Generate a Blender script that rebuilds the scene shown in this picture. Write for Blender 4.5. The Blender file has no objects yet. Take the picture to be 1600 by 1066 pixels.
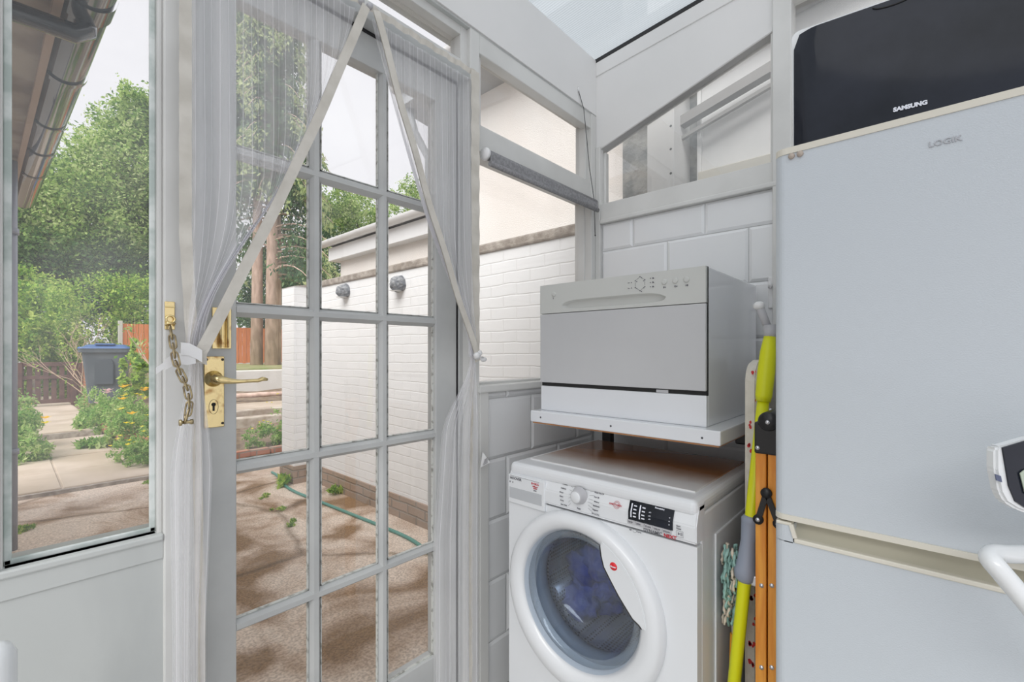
import bpy, bmesh, math, random
import numpy as np
from mathutils import Vector, Matrix, noise as mnoise
PI = math.pi
rnd = random.Random(7)
S = bpy.context.scene
COL = S.collection

# ------------------------------------------------------------------ camera
cam_d = bpy.data.cameras.new('camera'); cam_d.sensor_width = 36.0; cam_d.lens = 16.0
cam_d.shift_y = -17.0 / 1600.0 * -1.0; cam_d.clip_start = 0.02; cam_d.clip_end = 300
cam = bpy.data.objects.new('camera', cam_d); COL.objects.link(cam)
cam.location = (0, 0, 1.2); cam.rotation_euler = (PI / 2, 0, math.radians(42 - 90))
S.camera = cam

# ------------------------------------------------------------------ light
S.view_settings.view_transform = 'Standard'; S.view_settings.look = 'None'
S.view_settings.gamma = 1.0; S.view_settings.use_curve_mapping = False
S.view_settings.exposure = 0.13
W = bpy.data.worlds.new('overcast_sky'); S.world = W; W.use_nodes = True
nt = W.node_tree; nt.nodes.clear()
wo = nt.nodes.new('ShaderNodeOutputWorld'); bg = nt.nodes.new('ShaderNodeBackground')
tc = nt.nodes.new('ShaderNodeTexCoord'); nz = nt.nodes.new('ShaderNodeTexNoise'); cr = nt.nodes.new('ShaderNodeValToRGB')
nz.inputs['Scale'].default_value = 2.2; nz.inputs['Detail'].default_value = 5
cr.color_ramp.elements[0].position = 0.35; cr.color_ramp.elements[0].color = (0.80, 0.79, 0.84, 1)
cr.color_ramp.elements[1].position = 0.65; cr.color_ramp.elements[1].color = (0.93, 0.93, 0.95, 1)
nt.links.new(tc.outputs['Generated'], nz.inputs['Vector']); nt.links.new(nz.outputs['Fac'], cr.inputs['Fac'])
nt.links.new(cr.outputs['Color'], bg.inputs['Color']); nt.links.new(bg.outputs[0], wo.inputs[0])
bg.inputs['Strength'].default_value = 1.0
sun_d = bpy.data.lights.new('sun', 'SUN'); sun_d.energy = 3.2; sun_d.angle = math.radians(50); sun_d.color = (1, 0.985, 0.96)
sun = bpy.data.objects.new('sun', sun_d); COL.objects.link(sun); sun.location = (-4, -4, 9)
sun.rotation_euler = Vector((0.62, 0.28, -0.74)).to_track_quat('-Z', 'Y').to_euler()

# ------------------------------------------------------------------ helpers: rays of the survey camera -> points on known planes
CA, SA = math.cos(math.radians(42)), math.sin(math.radians(42))
def ray(u, v):
    t = (u - 800) / 711.0
    return CA + SA * t, SA - CA * t, (550 - v) / 711.0
def onX(u, v, X):
    a, b, c = ray(u, v); d = X / a; return Vector((X, b * d, 1.2 + c * d))
def onY(u, v, Y):
    a, b, c = ray(u, v); d = Y / b; return Vector((a * d, Y, 1.2 + c * d))
def onZ(u, v, z):
    a, b, c = ray(u, v); d = (z - 1.2) / c; return Vector((a * d, b * d, z))
def onD(u, v, d):
    a, b, c = ray(u, v); return Vector((a * d, b * d, 1.2 + c * d))

# ------------------------------------------------------------------ helpers: materials
MATS = {}
def mat(name, color, rough=0.5, metal=0.0, color2=None, nscale=8.0, bump=0.0, bscale=60.0, coat=0.0, spec=0.5, ramp=(0.4, 0.6), stretch=None, trans=0.0, subs=0.0):
    if name in MATS: return MATS[name]
    m = bpy.data.materials.new(name); m.use_nodes = True; MATS[name] = m
    t = m.node_tree; b = t.nodes['Principled BSDF']
    b.inputs['Base Color'].default_value = (*color, 1); b.inputs['Roughness'].default_value = rough
    b.inputs['Metallic'].default_value = metal; b.inputs['Coat Weight'].default_value = coat
    b.inputs['Specular IOR Level'].default_value = spec
    if color2 is not None or bump:
        c = t.nodes.new('ShaderNodeTexCoord'); vec = c.outputs['Object']
        if stretch:
            mp = t.nodes.new('ShaderNodeMapping'); mp.inputs['Scale'].default_value = stretch
            t.links.new(vec, mp.inputs['Vector']); vec = mp.outputs['Vector']
    if color2 is not None:
        n = t.nodes.new('ShaderNodeTexNoise'); n.inputs['Scale'].default_value = nscale; n.inputs['Detail'].default_value = 6
        r = t.nodes.new('ShaderNodeValToRGB')
        r.color_ramp.elements[0].position = ramp[0]; r.color_ramp.elements[0].color = (*color, 1)
        r.color_ramp.elements[1].position = ramp[1]; r.color_ramp.elements[1].color = (*color2, 1)
        t.links.new(vec, n.inputs['Vector']); t.links.new(n.outputs['Fac'], r.inputs['Fac']); t.links.new(r.outputs['Color'], b.inputs['Base Color'])
    if bump:
        n = t.nodes.new('ShaderNodeTexNoise'); n.inputs['Scale'].default_value = bscale; n.inputs['Detail'].default_value = 4
        bp = t.nodes.new('ShaderNodeBump'); bp.inputs['Strength'].default_value = bump; bp.inputs['Distance'].default_value = 0.01
        t.links.new(vec, n.inputs['Vector']); t.links.new(n.outputs['Fac'], bp.inputs['Height']); t.links.new(bp.outputs['Normal'], b.inputs['Normal'])
    return m

def leaf_mat(name, c1, c2, scale=1.5):
    m = bpy.data.materials.new(name); m.use_nodes = True; t = m.node_tree; t.nodes.clear()
    o = t.nodes.new('ShaderNodeOutputMaterial'); d = t.nodes.new('ShaderNodeBsdfDiffuse'); tr = t.nodes.new('ShaderNodeBsdfTranslucent'); mx = t.nodes.new('ShaderNodeMixShader')
    c = t.nodes.new('ShaderNodeTexCoord'); n = t.nodes.new('ShaderNodeTexNoise'); n.inputs['Scale'].default_value = scale; n.inputs['Detail'].default_value = 3
    r = t.nodes.new('ShaderNodeValToRGB'); r.color_ramp.elements[0].position = .38; r.color_ramp.elements[1].position = .62
    r.color_ramp.elements[0].color = (*c1, 1); r.color_ramp.elements[1].color = (*c2, 1)
    t.links.new(c.outputs['Object'], n.inputs['Vector']); t.links.new(n.outputs['Fac'], r.inputs['Fac'])
    for s in (d, tr): t.links.new(r.outputs['Color'], s.inputs['Color'])
    mx.inputs['Fac'].default_value = 0.45
    t.links.new(d.outputs[0], mx.inputs[1]); t.links.new(tr.outputs[0], mx.inputs[2]); t.links.new(mx.outputs[0], o.inputs['Surface'])
    return m

def glass_mat(name, dirt=0.05, dirt_scale=4.0, tint=(1, 1, 1), refl=1.0, dirt_hi=0.2, ior=1.45):
    m = bpy.data.materials.new(name); m.use_nodes = True; t = m.node_tree; t.nodes.clear()
    o = t.nodes.new('ShaderNodeOutputMaterial'); tr = t.nodes.new('ShaderNodeBsdfTransparent'); tr.inputs['Color'].default_value = (*tint, 1)
    g = t.nodes.new('ShaderNodeBsdfGlossy'); g.inputs['Roughness'].default_value = 0.01
    f = t.nodes.new('ShaderNodeLayerWeight'); f.inputs['Blend'].default_value = .5
    pw_ = t.nodes.new('ShaderNodeMath'); pw_.operation = 'POWER'; pw_.inputs[1].default_value = 5; t.links.new(f.outputs['Facing'], pw_.inputs[0])
    mu = t.nodes.new('ShaderNodeMath'); mu.operation = 'MULTIPLY_ADD'; mu.inputs[1].default_value = .9 * refl; mu.inputs[2].default_value = .04 * refl; mu.use_clamp = True
    m1 = t.nodes.new('ShaderNodeMixShader'); m2 = t.nodes.new('ShaderNodeMixShader'); df = t.nodes.new('ShaderNodeBsdfDiffuse'); df.inputs['Color'].default_value = (.85, .87, .86, 1)
    c = t.nodes.new('ShaderNodeTexCoord'); n = t.nodes.new('ShaderNodeTexNoise'); n.inputs['Scale'].default_value = dirt_scale; n.inputs['Detail'].default_value = 7; n.inputs['Distortion'].default_value = .6
    mr = t.nodes.new('ShaderNodeMapRange'); mr.inputs['From Min'].default_value = .45; mr.inputs['From Max'].default_value = .8; mr.inputs['To Min'].default_value = dirt; mr.inputs['To Max'].default_value = dirt_hi
    t.links.new(c.outputs['Object'], n.inputs['Vector']); t.links.new(n.outputs['Fac'], mr.inputs['Value'])
    t.links.new(pw_.outputs[0], mu.inputs[0]); t.links.new(mu.outputs[0], m1.inputs['Fac']); t.links.new(tr.outputs[0], m1.inputs[1]); t.links.new(g.outputs[0], m1.inputs[2])
    t.links.new(mr.outputs[0], m2.inputs['Fac']); t.links.new(m1.outputs[0], m2.inputs[1]); t.links.new(df.outputs[0], m2.inputs[2]); t.links.new(m2.outputs[0], o.inputs['Surface'])
    return m

def emboss_brick(name, c1, c2, mortar, bw=.225, bh=.075, plane='YZ', rough=.85, strength=.6, ms=.010, nb=.5):
    m = bpy.data.materials.new(name); m.use_nodes = True; t = m.node_tree; b = t.nodes['Principled BSDF']; b.inputs['Roughness'].default_value = rough
    c = t.nodes.new('ShaderNodeTexCoord'); sx = t.nodes.new('ShaderNodeSeparateXYZ'); cb = t.nodes.new('ShaderNodeCombineXYZ')
    t.links.new(c.outputs['Object'], sx.inputs[0])
    ad = t.nodes.new('ShaderNodeMath'); ad.operation = 'ADD'
    t.links.new(sx.outputs['X'], ad.inputs[0]); t.links.new(sx.outputs['Y'], ad.inputs[1])
    nw = t.nodes.new('ShaderNodeTexNoise'); nw.inputs['Scale'].default_value = 3.5; nw.inputs['Detail'].default_value = 3
    t.links.new(c.outputs['Object'], nw.inputs['Vector'])
    wob = t.nodes.new('ShaderNodeMath'); wob.operation = 'MULTIPLY_ADD'; wob.inputs[1].default_value = .03
    t.links.new(nw.outputs['Fac'], wob.inputs[0]); t.links.new(sx.outputs['Z'], wob.inputs[2])
    t.links.new(ad.outputs[0], cb.inputs['X']); t.links.new(wob.outputs[0], cb.inputs['Y'])
    br = t.nodes.new('ShaderNodeTexBrick'); br.inputs['Scale'].default_value = 1; br.inputs['Brick Width'].default_value = bw; br.inputs['Row Height'].default_value = bh
    br.inputs['Mortar Size'].default_value = ms; br.inputs['Mortar Smooth'].default_value = .6
    br.inputs['Color1'].default_value = (*c1, 1); br.inputs['Color2'].default_value = (*c2, 1); br.inputs['Mortar'].default_value = (*mortar, 1)
    t.links.new(cb.outputs[0], br.inputs['Vector']); t.links.new(br.outputs['Color'], b.inputs['Base Color'])
    n2 = t.nodes.new('ShaderNodeTexNoise'); n2.inputs['Scale'].default_value = 14; n2.inputs['Detail'].default_value = 6
    t.links.new(c.outputs['Object'], n2.inputs['Vector'])
    sb = t.nodes.new('ShaderNodeMath'); sb.operation = 'MULTIPLY_ADD'; sb.inputs[1].default_value = nb
    iv = t.nodes.new('ShaderNodeMath'); iv.operation = 'SUBTRACT'; iv.inputs[0].default_value = 1
    t.links.new(br.outputs['Fac'], iv.inputs[1]); t.links.new(n2.outputs['Fac'], sb.inputs[0]); t.links.new(iv.outputs[0], sb.inputs[2])
    bp = t.nodes.new('ShaderNodeBump'); bp.inputs['Strength'].default_value = strength; bp.inputs['Distance'].default_value = .012
    t.links.new(sb.outputs[0], bp.inputs['Height']); t.links.new(bp.outputs[0], b.inputs['Normal'])
    return m

# ------------------------------------------------------------------ helpers: geometry
def tag(o, label=None, cat=None, group=None, kind=None):
    if label: o['label'] = label
    if cat: o['category'] = cat
    if group: o['group'] = group
    if kind: o['kind'] = kind
    return o
def thing(name, label=None, cat=None, loc=(0, 0, 0), rz=0.0, group=None, kind=None):
    o = bpy.data.objects.new(name, None); o.empty_display_size = .05; COL.objects.link(o)
    o.location = loc; o.rotation_euler = (0, 0, rz)
    return tag(o, label, cat, group, kind)

class B:
    """collects geometry; off = world position of the parent Empty so shapes may be given in world coordinates"""
    def __init__(s, off=(0, 0, 0)): s.bm = bmesh.new(); s.off = Vector(off); s.mi = 0
    def _fin(s, vs, fs):
        for f in fs: f.material_index = s.mi
    def box(s, x0, x1, y0, y1, z0, z1, bev=0.0, seg=2, rot=None, piv=None):
        n0 = len(s.bm.verts)
        tmp = bmesh.new(); bmesh.ops.create_cube(tmp, size=1)
        bmesh.ops.transform(tmp, matrix=Matrix.Diagonal((abs(x1 - x0), abs(y1 - y0), abs(z1 - z0), 1)), verts=tmp.verts)
        if bev: bmesh.ops.bevel(tmp, geom=tmp.edges[:], offset=bev, segments=seg, affect='EDGES', profile=.5)
        c = Vector(((x0 + x1) / 2, (y0 + y1) / 2, (z0 + z1) / 2))
        bmesh.ops.translate(tmp, vec=c, verts=tmp.verts)
        if rot is not None: bmesh.ops.rotate(tmp, cent=piv if piv is not None else c, matrix=rot, verts=tmp.verts)
        s._merge(tmp); return s
    def _merge(s, tmp):
        vm = {}
        for v in tmp.verts: vm[v] = s.bm.verts.new(v.co)
        for f in tmp.faces:
            try:
                nf = s.bm.faces.new([vm[v] for v in f.verts]); nf.material_index = s.mi; nf.smooth = f.smooth
            except ValueError: pass
        tmp.free()
    def beam(s, p, q, w, h, up=(0, 0, 1), bev=0):
        p, q = Vector(p), Vector(q); d = q - p; L = d.length; x = d.normalized(); u = Vector(up); y = u.cross(x).normalized(); z = x.cross(y)
        tmp = bmesh.new(); bmesh.ops.create_cube(tmp, size=1)
        bmesh.ops.transform(tmp, matrix=Matrix.Diagonal((L, w, h, 1)), verts=tmp.verts)
        if bev: bmesh.ops.bevel(tmp, geom=tmp.edges[:], offset=bev, segments=2, affect='EDGES')
        M = Matrix((x, y, z)).transposed().to_4x4(); M.translation = (p + q) / 2
        bmesh.ops.transform(tmp, matrix=M, verts=tmp.verts); s._merge(tmp); return s
    def tube(s, pts, r, n=10, caps=True, smooth=True, closed=False):
        pts = [Vector(p) for p in pts]; N = len(pts)
        rs = r if isinstance(r, (list, tuple)) else [r] * N
        rings = []; prev = None
        for i, p in enumerate(pts):
            if closed: d = (pts[(i + 1) % N] - pts[i - 1]).normalized()
            else: d = (pts[min(i + 1, N - 1)] - pts[max(i - 1, 0)]).normalized()
            if prev is None:
                a = Vector((0, 0, 1)) if abs(d.z) < .9 else Vector((1, 0, 0)); x = a.cross(d).normalized()
            else:
                x = (prev - d * prev.dot(d)).normalized()
            prev = x; y = d.cross(x)
            rings.append([s.bm.verts.new(p + (x * math.cos(2 * PI * k / n) + y * math.sin(2 * PI * k / n)) * rs[i]) for k in range(n)])
        M = N if closed else N - 1
        for i in range(M):
            a, b = rings[i], rings[(i + 1) % N]
            for k in range(n):
                f = s.bm.faces.new((a[k], a[(k + 1) % n], b[(k + 1) % n], b[k])); f.smooth = smooth; f.material_index = s.mi
        if caps and not closed:
            for rr in (rings[0][::-1], rings[-1]):
                f = s.bm.faces.new(rr); f.material_index = s.mi
        return s
    def lathe(s, prof, c, axis='Z', n=32, a0=0, a1=2 * PI, smooth=True, sx=1, sy=1):
        """prof = [(radius, height)]"""
        full = abs(a1 - a0 - 2 * PI) < 1e-4; c = Vector(c); rings = []
        m = n if full else n + 1
        for (r, h) in prof:
            ring = []
            for k in range(m):
                a = a0 + (a1 - a0) * k / n; x, y = r * math.cos(a) * sx, r * math.sin(a) * sy
                p = {'Z': (x, y, h), 'Y': (x, h, y), 'X': (h, x, y)}[axis]
                ring.append(s.bm.verts.new(c + Vector(p)))
            rings.append(ring)
        for a, b in zip(rings, rings[1:]):
            for k in range(n if full else n):
                k2 = (k + 1) % m
                if not full and k2 == 0: continue
                f = s.bm.faces.new((a[k], a[k2], b[k2], b[k])); f.smooth = smooth; f.material_index = s.mi
        return s
    def prism(s, pts, d, bev=0, seg=2):
        """pts: polygon in 3-D; d: extrusion vector"""
        tmp = bmesh.new(); vs = [tmp.verts.new(Vector(p)) for p in pts]; f = tmp.faces.new(vs)
        r = bmesh.ops.extrude_face_region(tmp, geom=[f]); nv = [g for g in r['geom'] if isinstance(g, bmesh.types.BMVert)]
        bmesh.ops.translate(tmp, vec=Vector(d), verts=nv); bmesh.ops.recalc_face_normals(tmp, faces=tmp.faces)
        if bev: bmesh.ops.bevel(tmp, geom=tmp.edges[:], offset=bev, segments=seg, affect='EDGES')
        s._merge(tmp); return s
    def ring(s, outer, inner, d):
        """two outlines of the same point count, bridged and given thickness d"""
        n = len(outer); d = Vector(d); v = []
        for pts in (outer, inner):
            v.append([s.bm.verts.new(Vector(p)) for p in pts]); v.append([s.bm.verts.new(Vector(p) + d) for p in pts])
        o0, o1, i0, i1 = v
        for k in range(n):
            j = (k + 1) % n
            for q in ((o0[k], o0[j], i0[j], i0[k]), (o1[k], i1[k], i1[j], o1[j]), (o0[k], o1[k], o1[j], o0[j]), (i0[k], i0[j], i1[j], i1[k])):
                f = s.bm.faces.new(q); f.material_index = s.mi
        return s
    def quad(s, *p):
        f = s.bm.faces.new([s.bm.verts.new(Vector(q)) for q in p]); f.material_index = s.mi; return s
    def grid(s, fn, nu, nv, smooth=True):
        vs = [[s.bm.verts.new(Vector(fn(i / nu, j / nv))) for j in range(nv + 1)] for i in range(nu + 1)]
        for i in range(nu):
            for j in range(nv):
                f = s.bm.faces.new((vs[i][j], vs[i + 1][j], vs[i + 1][j + 1], vs[i][j + 1])); f.smooth = smooth; f.material_index = s.mi
        return s
    def blob(s, c, r, seg=12, nz_=0.0, freq=3.0, flat=None):
        tmp = bmesh.new(); bmesh.ops.create_icosphere(tmp, subdivisions=3, radius=1)
        for v in tmp.verts:
            k = 1 + nz_ * mnoise.noise(v.co * freq + Vector(c) * 3)
            v.co = Vector((v.co.x * r[0] * k, v.co.y * r[1] * k, v.co.z * r[2] * k)) + Vector(c)
        for f in tmp.faces: f.smooth = True
        s._merge(tmp); return s
    def text(s, txt, x, z, size, y=0.0, bold=0.0, depth=.0006, align='LEFT', sx=1.0, shear=0.0, rot=None):
        cu = bpy.data.curves.new('t', 'FONT'); cu.body = txt; cu.size = size; cu.extrude = depth; cu.offset = bold; cu.align_x = align; cu.resolution_u = 3; cu.shear = shear
        o = bpy.data.objects.new('t', cu); COL.objects.link(o); bpy.context.view_layer.update()
        me = bpy.data.meshes.new_from_object(o.evaluated_get(bpy.context.evaluated_depsgraph_get()))
        bpy.data.objects.remove(o); bpy.data.curves.remove(cu)
        tmp = bmesh.new(); tmp.from_mesh(me); bpy.data.meshes.remove(me)
        M = Matrix.Translation((x, y, z)) @ (rot or Matrix.Identity(4)) @ Matrix.Rotation(PI / 2, 4, 'X') @ Matrix.Diagonal((sx, 1, 1, 1))
        bmesh.ops.transform(tmp, matrix=M, verts=tmp.verts); s._merge(tmp); return s
    def pt(s, txt, x, z, size, **k):
        if z >= .788: k['rot'] = tilt
        return s.text(txt, x, cpy(z) - k.pop('lift', .0012), size, **k) if False else s.text(txt, x, z, size, cpy(z) - k.pop('lift', .0012), **k)
    def build(s, name, m, parent=None, label=None, recalc=True, sharp=None):
        if s.off.length: bmesh.ops.translate(s.bm, vec=-s.off, verts=s.bm.verts)
        if recalc: bmesh.ops.recalc_face_normals(s.bm, faces=s.bm.faces)
        me = bpy.data.meshes.new(name); s.bm.to_mesh(me); s.bm.free()
        for mm in (m if isinstance(m, (list, tuple)) else [m]): me.materials.append(mm)
        o = bpy.data.objects.new(name, me); COL.objects.link(o)
        if parent is not None: o.parent = parent
        if label: o['label'] = label
        return o
def struct(o): o['kind'] = 'structure'; return o
def copy_tree(o, parent=None):
    c = o.copy(); COL.objects.link(c)
    if parent is not None: c.parent = parent
    for ch in list(o.children): copy_tree(ch, c)
    return c

def quads_mesh(name, V, F4, mats, mi=None, parent=None):
    """V: (n*4,3) array of quad corners"""
    n = len(V) // 4
    me = bpy.data.meshes.new(name); me.vertices.add(len(V)); me.vertices.foreach_set('co', V.astype(np.float32).ravel())
    me.loops.add(n * 4); me.loops.foreach_set('vertex_index', np.arange(n * 4, dtype=np.int32))
    me.polygons.add(n); me.polygons.foreach_set('loop_start', np.arange(0, n * 4, 4, dtype=np.int32))
    if mi is not None: me.polygons.foreach_set('material_index', mi.astype(np.int32))
    me.update(calc_edges=True)
    for m in mats: me.materials.append(m)
    o = bpy.data.objects.new(name, me); COL.objects.link(o)
    if parent is not None: o.parent = parent
    return o
def leaf_cloud(name, pts, size, mats, rs, mi=None, parent=None, aspect=.55, up=1.1, nrm=None, droop=0.0):
    """diamond leaves at the given points"""
    n = len(pts); d = rs.normal(size=(n, 3)); d[:, 2] -= droop; d /= np.linalg.norm(d, axis=1)[:, None]
    nn = rs.normal(size=(n, 3)); nn[:, 2] += up
    if nrm is not None: nn += nrm
    w = np.cross(d, nn); w /= np.linalg.norm(w, axis=1)[:, None] + 1e-9
    sz = size * rs.uniform(.6, 1.3, size=(n, 1))
    V = np.empty((n, 4, 3)); V[:, 0] = pts - d * sz * .5; V[:, 1] = pts + w * sz * aspect * .5; V[:, 2] = pts + d * sz * .5; V[:, 3] = pts - w * sz * aspect * .5
    if mi is None: mi = rs.integers(0, len(mats), n)
    return quads_mesh(name, V.reshape(-1, 3), None, mats, mi, parent)
def blob_points(blobs, n, rs, shell=.55):
    """clumpy points in ellipsoids: (cx,cy,cz,rx,ry,rz)"""
    vol = np.array([b[3] * b[4] * b[5] for b in blobs]) ** (2 / 3.); vol /= vol.sum(); P = []
    for b, f in zip(blobs, vol):
        k = max(8, int(n * f)); nc = max(6, k // 60)
        cd = rs.normal(size=(nc, 3)); cd /= np.linalg.norm(cd, axis=1)[:, None]; cd *= rs.uniform(shell, 1, (nc, 1))
        idx = rs.integers(0, nc, k); q = cd[idx] + rs.normal(size=(k, 3)) * .11
        P.append(q * np.array(b[3:6]) + np.array(b[:3]))
    return np.concatenate(P)

# ------------------------------------------------------------------ palette
M_paint = mat('white_gloss_paint', (.70, .70, .68), .38, color2=(.62, .62, .60), nscale=3, bump=.05, bscale=25)
M_paint_in = mat('door_paint', (.57, .58, .57), .38, color2=(.49, .50, .495), nscale=4, bump=.06, bscale=22)
M_board = mat('painted_board', (.77, .765, .755), .5, color2=(.73, .73, .72), nscale=1.6, bump=.03, bscale=20)
M_panel = mat('old_painted_panel', (.58, .60, .585), .42, color2=(.50, .52, .51), nscale=5, bump=.10, bscale=14, stretch=(1, 1, .35))
M_tile = mat('white_ceramic_tile', (.80, .81, .815), .12, coat=.5)
M_grout = mat('tile_grout', (.66, .67, .67), .8)
M_putty = mat('weathered_putty', (.30, .30, .27), .8, color2=(.62, .63, .6), nscale=60, ramp=(.35, .5))
M_algae = mat('algae_stained_putty', (.48, .55, .52), .7, color2=(.74, .78, .76), nscale=22, ramp=(.4, .6))
M_glass = glass_mat('window_glass', .012, 4, dirt_hi=.05)
M_glass_left = glass_mat('hazy_window_glass', .015, 2.6, dirt_hi=.16)
M_glass_in = glass_mat('inner_window_glass', .03, 3.0, dirt_hi=.12, refl=2.2, ior=1.5)
M_white_enamel = mat('white_enamel', (.77, .79, .82), .22, coat=.6, bump=.0)
M_machine = mat('washer_white_plastic', (.76, .78, .80), .28, coat=.3)
M_silver_door = mat('dishwasher_door_face', (.57, .575, .585), .38, metal=.0, color2=(.54, .545, .555), nscale=2)
M_silver_panel = mat('dishwasher_panel_face', (.60, .61, .585), .4)
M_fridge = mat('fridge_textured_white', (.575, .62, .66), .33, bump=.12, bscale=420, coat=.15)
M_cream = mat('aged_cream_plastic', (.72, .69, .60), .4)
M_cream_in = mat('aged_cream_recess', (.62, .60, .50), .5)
M_black = mat('black_plastic', (.012, .012, .013), .35)
M_blackgloss = mat('black_mirror_glass', (.006, .008, .013), .07, spec=.35, color2=(.030, .034, .050), nscale=4, ramp=(.35, .75))
M_dark = mat('dark_gap', (.02, .02, .02), .8)
M_brass = mat('tarnished_brass', (.82, .66, .34), .25, metal=1.0, color2=(.38, .20, .07), nscale=38, ramp=(.52, .70), bump=.05, bscale=60)
M_brass2 = mat('worn_chain_brass', (.55, .45, .26), .3, metal=1.0, color2=(.30, .24, .15), nscale=50)
M_steel = mat('steel', (.7, .7, .72), .25, metal=1.0)
M_grey = mat('grey_plastic', (.30, .34, .42), .42)
M_greyl = mat('light_grey_plastic', (.5, .5, .52), .4)
M_yellow = mat('yellow_pole_plastic', (.75, .78, .01), .35)
M_wood = mat('varnished_orange_wood', (.83, .36, .045), .35, color2=(.70, .24, .02), nscale=6, stretch=(12, 12, 1.0), coat=.3)
M_red = mat('red_print', (.62, .03, .03), .5)
M_text_grey = mat('printed_grey', (.16, .16, .18), .5)
M_text_red = mat('printed_red', (.55, .03, .05), .5)
M_text_white = mat('printed_white', (.85, .87, .95), .4)
M_hem = mat('ivory_tape', (.66, .63, .57), .75, color2=(.58, .55, .49), nscale=14, bump=.2, bscale=40)
M_ribbon = mat('white_satin_ribbon', (.80, .80, .80), .35)
M_whitepl = mat('white_gloss_tube', (.80, .82, .83), .2, coat=.5)
M_concrete = mat('patio_concrete', (.43, .33, .23), .9, color2=(.56, .46, .37), nscale=1.1, bump=.5, bscale=45, ramp=(.42, .58))
M_slab = mat('path_slab', (.60, .50, .41), .9, color2=(.48, .39, .30), nscale=1.5, bump=.3, bscale=60)
M_soil = mat('garden_soil', (.16, .11, .075), .95, color2=(.27, .20, .13), nscale=9, bump=1, bscale=25)
M_lawn = mat('rough_lawn', (.22, .26, .08), .95, color2=(.36, .32, .17), nscale=3, bump=1, bscale=30)
M_bark = mat('pink_brown_bark', (.68, .50, .42), .9, color2=(.48, .34, .27), nscale=7, bump=.6, bscale=18, stretch=(1, 1, .3))
M_bark_dark = mat('dark_bark', (.20, .15, .11), .9, color2=(.11, .08, .06), nscale=6)
M_twig = mat('pale_twig', (.62, .47, .34), .85)
M_white_brick = emboss_brick('white_painted_brick', (.88, .885, .885), (.86, .865, .865), (.84, .84, .84), strength=.32, ms=.006)
M_render = mat('cream_render', (.84, .79, .74), .9, bump=.5, bscale=120, color2=(.87, .84, .80), nscale=1)
M_coping = mat('weathered_coping', (.30, .26, .22), .95, color2=(.46, .41, .36), nscale=14, bump=.8, bscale=40)
M_oldbrick = emboss_brick('bare_plinth_brick', (.42, .31, .24), (.36, .27, .20), (.33, .28, .23), strength=.8)
M_redbrick = emboss_brick('red_edging_brick', (.50, .20, .12), (.58, .27, .17), (.35, .28, .22), bw=.2, bh=.07)
M_fence = mat('orange_fence_board', (.72, .25, .09), .8, color2=(.60, .19, .06), nscale=3, stretch=(20, 20, 1))
M_post = mat('concrete_post', (.62, .60, .55), .9)
M_gate = mat('brown_gate_wood', (.15, .075, .06), .7, color2=(.10, .05, .04), nscale=9)
M_bin = mat('charcoal_bin_plastic', (.085, .105, .125), .5, color2=(.12, .14, .16), nscale=4)
M_binlid = mat('blue_bin_lid', (.045, .12, .30), .4)
M_hose = mat('green_hose', (.10, .30, .25), .45)
M_gutter = mat('black_gutter_plastic', (.03, .035, .045), .12, coat=1.0)
M_fascia = mat('brown_fascia', (.38, .27, .20), .7)
M_soffit = mat('stained_soffit', (.22, .17, .14), .8, color2=(.40, .34, .28), nscale=4, ramp=(.38, .62))
M_upvc = mat('white_upvc', (.82, .82, .82), .3)
M_greyrender = mat('dark_grey_render', (.20, .21, .21), .95, color2=(.38, .38, .36), nscale=9, bump=.8, bscale=40)
M_stone = mat('rough_grey_stone', (.16, .17, .19), .95, color2=(.36, .37, .38), nscale=22, bump=1, bscale=60)
M_floor = mat('grey_vinyl_floor', (.35, .34, .32), .5, color2=(.30, .29, .27), nscale=4)
M_blind = mat('grey_blind_fabric', (.22, .22, .23), .7, color2=(.30, .30, .31), nscale=120, bump=.3, bscale=200)
M_steel_drum = None

# ------------------------------------------------------------------ room shell
F = 1.10        # inner face of the door wall
D = 1.145       # inner face of the door
XW = 1.786      # inner face of the tiled wall
def roofz(y): return 2.518 + .080 * (F - y)

b = B(); b.box(-1.6, 2.0, -2.4, 1.26, -.12, 0); struct(b.build('floor', M_floor))
# door wall: the low painted panel under the left window, the tiled low wall under the right window, the boxed header
b = B()
b.box(-1.6, .205, F + .003, F + .07, 0, .797)                         # flush panel
b.box(-1.6, .205, F, F + .08, .797, .840, .0015)                     # rail above the panel
b.box(-1.6, .205, F - .004, F + .09, .833, .846, .003)               # narrow sill edge
b.box(-1.6, -.010, F, F + .10, .84, 2.266)
b.box(-1.6, XW + .02, F, F + .12, 2.262, 2.518, .002)                # boxed header
b.box(1.058, XW + .02, F + .02, F + .12, 0, 1.065)                   # low wall core
wall_back = struct(b.build('wall_back', M_panel))
b = B(); b.box(-1.6, XW, F - .006, F + .001, 2.268, 2.516, .001)
b.build('header_board', M_board, wall_back)
b = B(); b.box(1.058, 1.10, F - .004, F + .022, 0, 1.07, .003); b.box(1.05, XW, F - .012, F + .10, 1.062, 1.087, .004)
b.build('cap_rail', M_paint, wall_back)
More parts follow.
